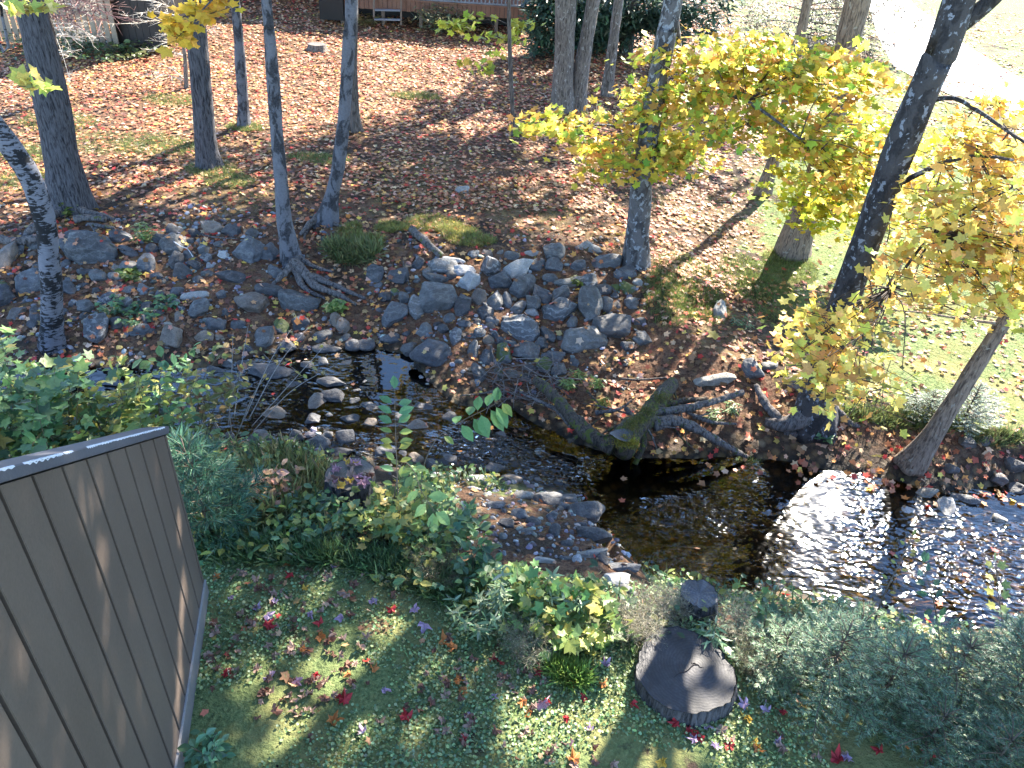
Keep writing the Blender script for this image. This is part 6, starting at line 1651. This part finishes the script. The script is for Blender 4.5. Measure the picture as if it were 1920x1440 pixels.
FIX = [('lilac', 437, 1125, 18), ('lilac', 517, 1133, 18), ('lilac', 502, 1160, 26), ('lilac', 482, 1146, 20), ('lilac', 582, 1155, 18), ('lilac', 640, 1162, 20), ('lilac', 698, 1130, 22), ('lilac', 778, 1150, 24), ('lilac', 795, 1178, 30), ('lilac', 508, 1275, 28), ('pink', 556, 1282, 26), ('lilac', 722, 1298, 24), ('lilac', 680, 1377, 26), ('lilac', 876, 1345, 22), ('lilac', 925, 1310, 20), ('lilac', 624, 1066, 16), ('lilac', 680, 1066, 16), ('pink', 1018, 1328, 36), ('lilac', 1133, 1250, 24), ('lilac', 1395, 1325, 30), ('lilac', 1435, 1335, 26), ('pink', 1065, 1398, 30), ('lilac', 1340, 1402, 24), ('lilac', 1455, 1398, 20), ('lilac', 1585, 1425, 30), ('lilac', 1105, 1372, 20), ('lilac', 1300, 1390, 26), ('lilac', 1322, 1365, 24),
       ('red', 545, 1082, 28), ('red', 645, 1318, 38), ('red', 503, 1178, 30), ('red', 600, 1172, 26), ('red', 592, 1270, 22), ('red', 775, 1050, 18), ('red', 735, 1150, 26), ('red', 760, 1350, 34), ('red', 870, 1393, 26), ('red', 1070, 1285, 26), ('red', 1100, 1265, 24), ('red', 1095, 1312, 20), ('red', 1022, 1320, 26), ('red', 1062, 1352, 20), ('red', 1010, 1262, 30), ('red', 1185, 1322, 20), ('red', 1265, 1360, 28), ('red', 1290, 1372, 26), ('red', 1310, 1385, 28), ('red', 1365, 1400, 28), ('red', 1465, 1338, 26), ('red', 1570, 1428, 34), ('red', 1645, 1412, 30), ('red', 1740, 1418, 36), ('red', 425, 1266, 22), ('red', 930, 1240, 22),
       ('orange', 405, 1085, 22), ('orange', 568, 1222, 26), ('orange', 600, 1198, 24), ('orange', 625, 1355, 34), ('orange', 700, 1260, 24), ('orange', 835, 1210, 34), ('orange', 850, 1220, 28), ('orange', 857, 1280, 28), ('orange', 866, 1298, 24), ('orange', 1240, 1282, 26), ('orange', 1130, 1290, 24), ('orange', 980, 1320, 24), ('orange', 1075, 1430, 36), ('orange', 990, 1340, 26), ('orange', 1420, 1412, 24), ('orange', 1690, 1395, 28), ('orange', 540, 1060, 18), ('orange', 655, 1268, 20),
       ('yellow', 572, 1108, 16), ('yellow', 738, 1142, 18), ('yellow', 1235, 1220, 24), ('yellow', 1508, 1332, 30), ('yellow', 1755, 1408, 34), ('yellow', 1240, 1432, 26), ('yellow', 1415, 1400, 22), ('yellow', 1400, 1350, 20)]
for k_, px, py, s_ in FIX:
    o0 = SHP[k_][int(rng.integers(0, 8))]; o = o0.copy(); COL.objects.link(o)
    g = G(px, py); D = pix(g)[2][0]; sz = s_ * D / F * .9
    o.location = Vector(g + [0, 0, .03]); o.scale = (sz,) * 3; o.rotation_euler = (rng.normal(0, .25) - .2, rng.normal(0, .25), rng.random() * 6.28)
    side = 'of the brown wall' if px < 620 else 'under the bramble bank' if px < 900 else 'left of the big stump' if px < 1190 else 'right of the big stump' if px > 1400 else 'at the foot of the big stump'
    tag(o, '%s maple leaf lying on the lawn %s' % (k_, ('right ' + side) if px < 620 else side), 'leaf', 'fallen %s leaves %s' % (k_, side))
# commoner tan and brown ones in drifts
n_ = 0
while n_ < 190:
    px, py = rng.uniform(385, 1800), rng.uniform(1070, 1440)
    g = G(px, py)
    if g[1] > _i(NLIP, g[0]) + .2 or n2(np.array([g[0]]), np.array([g[1]]), 1.5, 3, 31)[0] < -.05 + .3 * rng.random(): continue
    if abs(px - 1285) < 100 and 1180 < py < 1345: continue
    k_ = 'tan' if rng.random() < .6 else 'brown'
    o0 = SHP[k_][int(rng.integers(0, 8))]; o = o0.copy(); COL.objects.link(o)
    D = pix(g)[2][0]; sz = rng.uniform(.05, .09)
    o.location = Vector(g + [0, 0, .03]); o.scale = (sz,) * 3; o.rotation_euler = (rng.normal(0, .4) - .2, rng.normal(0, .4), rng.random() * 6.28)
    side = 'of the brown wall' if px < 620 else 'under the bramble bank' if px < 900 else 'left of the big stump' if px < 1190 else 'right of the big stump' if px > 1400 else 'at the foot of the big stump'
    tag(o, '%s curled leaf lying on the lawn %s' % (k_, ('right ' + side) if px < 620 else side), 'leaf', 'fallen %s leaves %s' % (k_, side)); n_ += 1
# leaves on the leaf covered stump and a few on the stones
for q in range(26):
    k_ = ['pink', 'tan', 'tan', 'brown', 'yellow', 'pink'][q % 6]
    o = SHP[k_][q % 4].copy(); COL.objects.link(o); a, r_ = rng.random() * 6.28, lr * math.sqrt(rng.random()) * .95
    o.location = Vector([lt[0] + r_ * math.cos(a), lt[1] + r_ * math.sin(a), lt[2] + .012 + .012 * rng.random()]); o.scale = (rng.uniform(.075, .11),) * 3; o.rotation_euler = (rng.normal(0, .2), rng.normal(0, .2), rng.random() * 6.28)
    tag(o, '%s leaf lying on the leaf covered stump by the riffle' % k_, 'leaf', 'fallen %s leaves on the stump' % k_)
for l_ in SHP.values():
    for o in l_: bpy.data.objects.remove(o)
# ------------------------------------------------------------------ brown wall at the lower left
def paint(name, c0, c1, peel=None, rough=.55):
    t = NT(name); co = t.coord('Object', (1, 1, .35))
    n1 = t.noise(co, 2.2, 5, .6); n3 = t.noise(t.coord('Object'), 55, 4, .7)
    c = t.ramp(n1, [(.3, c0), (.7, c1)])
    c = t.mix(1.0, c, t.ramp(n3, [(.25, (.82,) * 3), (.75, (1.14,) * 3)]), 'MULTIPLY')
    sp = t.noise(t.coord('Object', (1, 1, .4)), 16, 5, .65)
    c = t.mix(t.fr(sp, .72, .75), c, peel or tuple(v * 1.5 for v in c1))
    return t.done(t.pbsdf(c, rough, .3, t.bump(n3, .18, .004)))


PAINT = paint('brown_wall_paint', (.072, .053, .042), (.092, .070, .056), (.12, .10, .09))
TRIMP = paint('slate_trim_paint', (.055, .055, .066), (.075, .075, .086))
SKIRT = paint('skirt_paint', (.12, .108, .10), (.15, .135, .125))
GROOVE = paint('groove_dark', (.010, .009, .009), (.016, .014, .014))
PEEL = col_mat('bare_flaked_paint', .8, .2, 60, .8, 1.15, .3, .003)

u = UW
def wall_hit(px, py):
    d = ray(px, py); t_ = ((S0 - EYE) @ nrm) / (d @ nrm); p = EYE + d * t_
    return (p - S0) @ u, p[2]
s_top0, z_top0 = wall_hit(313, 812); s_a, z_a = wall_hit(10, 900)
slope = (z_a - z_top0) / (s_a - s_top0)
def ztop(s): return z_top0 + slope * (s - s_top0)
s_far = wall_hit(377, 1092)[0]
def wp(s, z, out=0.0): return np.array([S0[0], S0[1], 0]) + u * s + np.array([0, 0, z]) + nrm * out
S_END = 4.4
gs = sorted(wall_hit(px, py)[0] for px, py in [(48, 885), (105, 868), (152, 855), (192, 845), (226, 835), (255, 828), (280, 820), (302, 814)])
step = float(np.mean(np.diff(gs)))
edges = [0.0] + gs
while edges[-1] < S_END: edges.append(edges[-1] + step)
wall = empty('wing_wall', wp(0, 0), 'brown painted wooden wing wall with vertical grooves and a slate cap', 'wall')
mb = MB()
def prism(poly, o0, o1, mbx, col=None):
    n = len(poly)
    V = [wp(s, z, o0) for s, z in poly] + [wp(s, z, o1) for s, z in poly]
    Fc = [tuple(range(n))[::-1], tuple(range(n, 2 * n))] + [(i, (i + 1) % n, n + (i + 1) % n, n + i) for i in range(n)]
    mbx.add(V, Fc, col)
def board(mbx, a, b, zl, o0, o1, bev=.004):
    # a board with eased long edges
    za, zbt = ztop(a) - .012, ztop(b) - .012
    prof = [(a, o0), (a, o1 - bev), (a + bev, o1), (b - bev, o1), (b, o1 - bev), (b, o0)]
    V = [wp(s, zl, o) for s, o in prof] + [wp(s, ztop(s) - .012, o) for s, o in prof]
    n = 6; mbx.add(V, [tuple(range(n)), tuple(range(n, 2 * n))[::-1]] + [(i, n + i, n + (i + 1) % n, (i + 1) % n) for i in range(n)])
core = MB(); prism([(.01, .02), (S_END, .02), (S_END, ztop(S_END) - .014), (.01, ztop(.01) - .014)], -.10, 0.0, core)
core.build('core', GROOVE, wall, False)
gap = .025
for a, b in zip(edges[:-1], edges[1:]):
    board(mb, a + (gap / 2 if a > 0 else 0), b - gap / 2, zb, .0, .020)
mb.build('siding', PAINT, wall, False)
# skirt under the siding, standing a little proud, with a pale drip edge
m2 = MB(); prism([(-.02, -.1), (S_END, -.1), (S_END, zb - .002), (-.02, zb - .002)], .002, .034, m2); m2.build('skirt', SKIRT, wall, False)
m2 = MB(); prism([(-.02, zb - .001), (S_END, zb - .001), (S_END, zb + .005), (-.02, zb + .005)], .022, .036, m2); m2.build('drip_edge', paint('pale_edge', (.20, .185, .175), (.26, .245, .23)), wall, False)
m2 = MB(); prism([(-.014, .0), (0, .0), (0, ztop(0) - .014), (-.014, ztop(0) - .014)], -.10, .020, m2); m2.build('end_board', PAINT, wall, False)
# sloping cap
a0, a1 = wp(-.035, ztop(-.035)), wp(S_END, ztop(S_END))
ax = (a1 - a0); L_ = np.linalg.norm(ax); ax /= L_; up_ = np.cross(nrm, ax); up_ = up_ if up_[2] > 0 else -up_
cap = MB(); th, o_in, o_out = .052, -.135, .034
prof = [(o_in, 0), (o_out - .004, 0), (o_out, .004), (o_out, th - .006), (o_out - .006, th), (o_in, th)]
V = [a0 + nrm * o + up_ * h for o, h in prof] + [a1 + nrm * o + up_ * h for o, h in prof]
cap.add(V, [tuple(range(6))[::-1], tuple(range(6, 12))] + [(i, (i + 1) % 6, 6 + (i + 1) % 6, 6 + i) for i in range(6)])
capo = cap.build('cap', TRIMP, wall, False)
# flaked bare strip along the cap's upper edge
rng = np.random.default_rng(31); pe = MB(); s = .10
while s < L_ - .3:
    ln = rng.uniform(.05, .34)
    if rng.random() < .93:
        K = 26; top_, bot = [], []
        amp_t, amp_b = rng.uniform(.006, .018), rng.uniform(.004, .014); ph_ = rng.random() * 9
        for q in range(K + 1):
            f = q / K; e = math.sin(PI * f) ** .5
            top_.append(a0 + ax * (s + ln * f) + up_ * (th + .0012) + nrm * (o_out - .0055 - amp_t * e * (.55 + .45 * math.sin(q * .9 + ph_)) * rng.uniform(.6, 1.1)))
            bot.append(a0 + ax * (s + ln * f) + nrm * (o_out + .0012) + up_ * (th - .0055 - amp_b * e * (.5 + .5 * math.sin(q * 1.3 + ph_)) * rng.uniform(.5, 1.1)))
        edge = [a0 + ax * (s + ln * q / K) + up_ * (th - .0015) + nrm * (o_out - .0012) for q in range(K + 1)]
        V = top_ + edge + bot; n = K + 1
        pe.add(V, [(q, q + 1, n + q + 1, n + q) for q in range(K)] + [(n + q, n + q + 1, 2 * n + q + 1, 2 * n + q) for q in range(K)], (.46, .46, .48))
    s += ln * .97 + (rng.uniform(.0, .10) if rng.random() < .4 else 0)
pe.build('bare_wood', PEEL, capo, False)
# ------------------------------------------------------------------ far back: deck, cabin, fence
GB = G(740, 50); yd0 = GB[1]; zg = GB[2]
DECKW = paint('red_brown_deck_board', (.12, .055, .035), (.2, .10, .06))
DARKW = paint('dark_boards', (.009, .008, .0075), (.015, .013, .012))
FENCEW = paint('tan_picket', (.17, .13, .085), (.26, .205, .14))
GREYW = paint('grey_rail', (.13, .14, .155), (.19, .20, .22))
POSTW = paint('weathered_post', (.12, .085, .06), (.17, .12, .085))
ROOFM = paint('brown_roof_shingle', (.06, .05, .045), (.1, .085, .075))
def dp(px, py, dy=0.0): return on_y(px, py, yd0 + dy)
deck = empty('deck', (dp(820, 30)[0], yd0, zg), 'raised red brown wooden deck with a grey railing at the back', 'deck')
xl, xr = dp(640, 20)[0], dp(1010, 12)[0]
zt, zl = dp(800, 4)[2], dp(800, 24)[2]
mb = MB(); x_ = xl; rg = np.random.default_rng(4)
while x_ < xr:
    w_ = .14
    mb.box((x_ + w_ / 2, yd0, (zt + zl) / 2 + rg.normal(0, .004)), np.eye(3), (w_ / 2 - .006, .012, (zt - zl) / 2)); x_ += w_
mb.build('skirting', DECKW, deck, False)
mb = MB(); mb.box(((xl + xr) / 2, yd0 + 1.6, zt + .02), np.eye(3), ((xr - xl) / 2, 1.65, .02)); mb.build('floor', DECKW, deck, False)
for k, x_ in enumerate(np.linspace(xl + .1, xr - .1, 6)):
    m2 = MB(); m2.box((x_, yd0 + .12, (zt + zg) / 2 - .1), np.eye(3), (.05, .05, (zt - zg) / 2 + .1)); m2.build('post', POSTW, deck, False)
m2 = MB(); x_ = xl
while x_ < xr: m2.box((x_, yd0 + .03, zt + .5), np.eye(3), (.02, .02, .46)); x_ += .12
m2.box(((xl + xr) / 2, yd0 + .03, zt + .98), np.eye(3), ((xr - xl) / 2, .045, .025)); m2.box(((xl + xr) / 2, yd0 + .03, zt + .065), np.eye(3), ((xr - xl) / 2, .03, .02)); m2.build('railing', GREYW, deck, False)
m2 = MB(); m2.box(((xl + xr) / 2, yd0 + 1.2, (zt + zg) / 2 - .1), np.eye(3), ((xr - xl) / 2, .02, (zt - zg) / 2)); m2.build('shade_panel', DARKW, deck, False)  # dark sheet added for the deep shade under the deck
st = empty('step_ladder', dp(728, 46, -.5), 'two tread wooden steps leaning against the red brown deck', 'steps')
for px, top_, bot in ((701, 0, 34), (752, 0, 48)):
    m2 = MB(); m2.beam(dp(px, top_, -.15), on_y(px, bot, yd0 - .55), .05, .09); m2.build('side_rail', POSTW, st, False)
for py, dy in ((19.5, -.33), (37, -.50)):
    m2 = MB(); m2.beam(dp(702, py - 1, dy), dp(751, py, dy), .16, .035); m2.build('tread', GREYW, st, False)
box_ = empty('cabinet', on_y(622, 40, yd0 - .2), 'dark brown box standing at the left end of the deck', 'box')
a, b = on_y(600, 36, yd0 - .2), on_y(645, 40, yd0 - .2)
m2 = MB(); m2.box(((a[0] + b[0]) / 2, yd0 + .2, a[2] + .65), np.eye(3), ((b[0] - a[0]) / 2, .4, .65)); m2.build('body', DARKW, box_, False)
m2 = MB(); m2.box(((a[0] + b[0]) / 2, yd0 + .2, a[2] + 1.325), np.eye(3), ((b[0] - a[0]) / 2 + .04, .45, .025)); m2.build('lid', ROOFM, box_, False)
for q in (-1, 1):
    m2 = MB(); m2.box(((a[0] + b[0]) / 2 + q * (b[0] - a[0]) * .42, yd0 + .2, a[2] - .08), np.eye(3), (.05, .35, .08)); m2.build('foot', POSTW, box_, False)
# cabin whose roof throws the shade in front of the deck
cab = empty('cabin', (2, yd0 + 3.3, zg), 'brown boarded cabin standing behind the deck above the view', 'building')
x0, x1, y0, y1, hw = xl - 9.5, xr + 1.0, yd0 + 3.25, yd0 + 10, 3.6
m2 = MB(); x_ = x0
while x_ < x1: m2.box((x_ + .15, y0, zg + hw / 2), np.eye(3), (.145, .02, hw / 2)); x_ += .3
m2.build('front_wall', DECKW, cab, False)
m2 = MB(); m2.box(((x0 + x1) / 2, (y0 + y1) / 2 + .03, zg + hw / 2 - .1), np.eye(3), ((x1 - x0) / 2, (y1 - y0) / 2 - .02, hw / 2)); m2.build('wall', DARKW, cab, False)
m2 = MB(); ym = (y0 + y1) / 2; zr = zg + hw + 1.9
V = [(x0 - .4, y0 - .8, zg + hw - .1), (x1 + .4, y0 - .8, zg + hw - .1), (x1 + .4, ym, zr), (x0 - .4, ym, zr), (x0 - .4, y1 + .8, zg + hw - .1), (x1 + .4, y1 + .8, zg + hw - .1)]
V2 = [(a_, b_, c_ + .12) for a_, b_, c_ in V]
m2.add(V + V2, [(0, 1, 2, 3), (3, 2, 5, 4), (6, 9, 8, 7), (9, 10, 11, 8), (0, 6, 7, 1), (1, 7, 8, 2), (2, 8, 11, 5), (5, 11, 10, 4), (4, 10, 9, 3), (3, 9, 6, 0)]); m2.build('roof', ROOFM, cab, False)
# picket fence and dark shed at the top left
FB = G(110, 90); yf = FB[1]
fen = empty('picket_fence', FB, 'tan picket fence behind the big left trunk at the top left', 'fence')
m2 = MB(); xa, xb = on_y(-120, 80, yf)[0], on_y(222, 84, yf)[0]; x_ = xa; rg = np.random.default_rng(6)
zf = FB[2]
while x_ < xb:
    h_ = 1.45 + rg.normal(0, .012)
    m2.box((x_, yf, zf + .06 + h_ / 2), np.eye(3), (.062, .012, h_ / 2)); m2.add([(x_ - .062, yf - .012, zf + .06 + h_), (x_ + .062, yf - .012, zf + .06 + h_), (x_, yf - .012, zf + .14 + h_), (x_ - .062, yf + .012, zf + .06 + h_), (x_ + .062, yf + .012, zf + .06 + h_), (x_, yf + .012, zf + .14 + h_)], [(0, 1, 2), (3, 5, 4), (0, 2, 5, 3), (1, 4, 5, 2)]); x_ += .165
m2.build('picket_panel', FENCEW, fen, False)
for zz in (.35, 1.2):
    m2 = MB(); m2.box(((xa + xb) / 2, yf + .034, zf + zz), np.eye(3), ((xb - xa) / 2, .02, .045)); m2.build('rail', FENCEW, fen, False)
for x_ in np.arange(xb, xa, -2.2):
    m2 = MB(); m2.box((x_ - .1, yf + .11, zf + .7), np.eye(3), (.05, .05, .85)); m2.build('post', POSTW, fen, False)
shed = empty('shed', G(262, 96), 'dark brown boarded shed at the end of the picket fence', 'shed')
q = G(262, 97); xa2, xb2 = on_y(222, 90, q[1])[0], on_y(303, 95, q[1])[0]
m2 = MB(); x_ = xa2
while x_ < xb2: m2.box((x_ + .09, q[1], q[2] + 1.3), np.eye(3), (.086, .015, 1.2)); x_ += .18
m2.build('front_wall', paint('shed_boards', (.016, .013, .011), (.028, .022, .019)), shed, False)
m2 = MB(); m2.box(((xa2 + xb2) / 2, q[1] + 1.02, q[2] + 1.28), np.eye(3), ((xb2 - xa2) / 2 - .01, 1.0, 1.17)); m2.build('wall', DARKW, shed, False)
m2 = MB(); m2.box(((xa2 + xb2) / 2, q[1] + .95, q[2] + 2.56), np.eye(3), ((xb2 - xa2) / 2 + .15, 1.2, .05)); m2.build('roof', ROOFM, shed, False)
for x_ in (xa2 + .15, xb2 - .15):
    m2 = MB(); m2.box((x_, q[1] + .2, q[2]), np.eye(3), (.08, .12, .1)); m2.build('foot', POSTW, shed, False)
plant('shrub', 'grey green bush with yellow grass below it in front of the deck', (830, 62), .9, .9, 20, LANCE, .16, 22, [(.09, .12, .07), (.13, .15, .07), (.2, .17, .06)], bare=.1, twigs=.5, side=.2)
plant('shrub', 'yellow brown grass tuft at the foot of the wooden steps', (690, 48), .4, .6, 14, LANCE, .2, 10, [(.3, .22, .08), (.2, .16, .06)], bare=.1, side=.12)
plant('shrub', 'low dark green ground cover along the foot of the picket fence', (150, 100), .5, 2.6, 60, OVATE, .12, 12, [(.05, .085, .025), (.08, .11, .03)], bare=.1, side=.2)
plant('shrub', 'dull green low plant before the shed at the top left', (240, 108), .35, 1.0, 20, OVATE, .12, 10, [(.07, .1, .03), (.10, .11, .04)], bare=.1, side=.2)
# trees behind the cabin and the drive, so the view ends in leaves rather than bare horizon
for k, (x_, y_) in enumerate([(-16, yd0 + 14), (-8, yd0 + 16), (1, yd0 + 15), (9, yd0 + 13), (16, yd0 + 9), (24, yd0 + 4), (30, yd0 - 6)]):
    pass
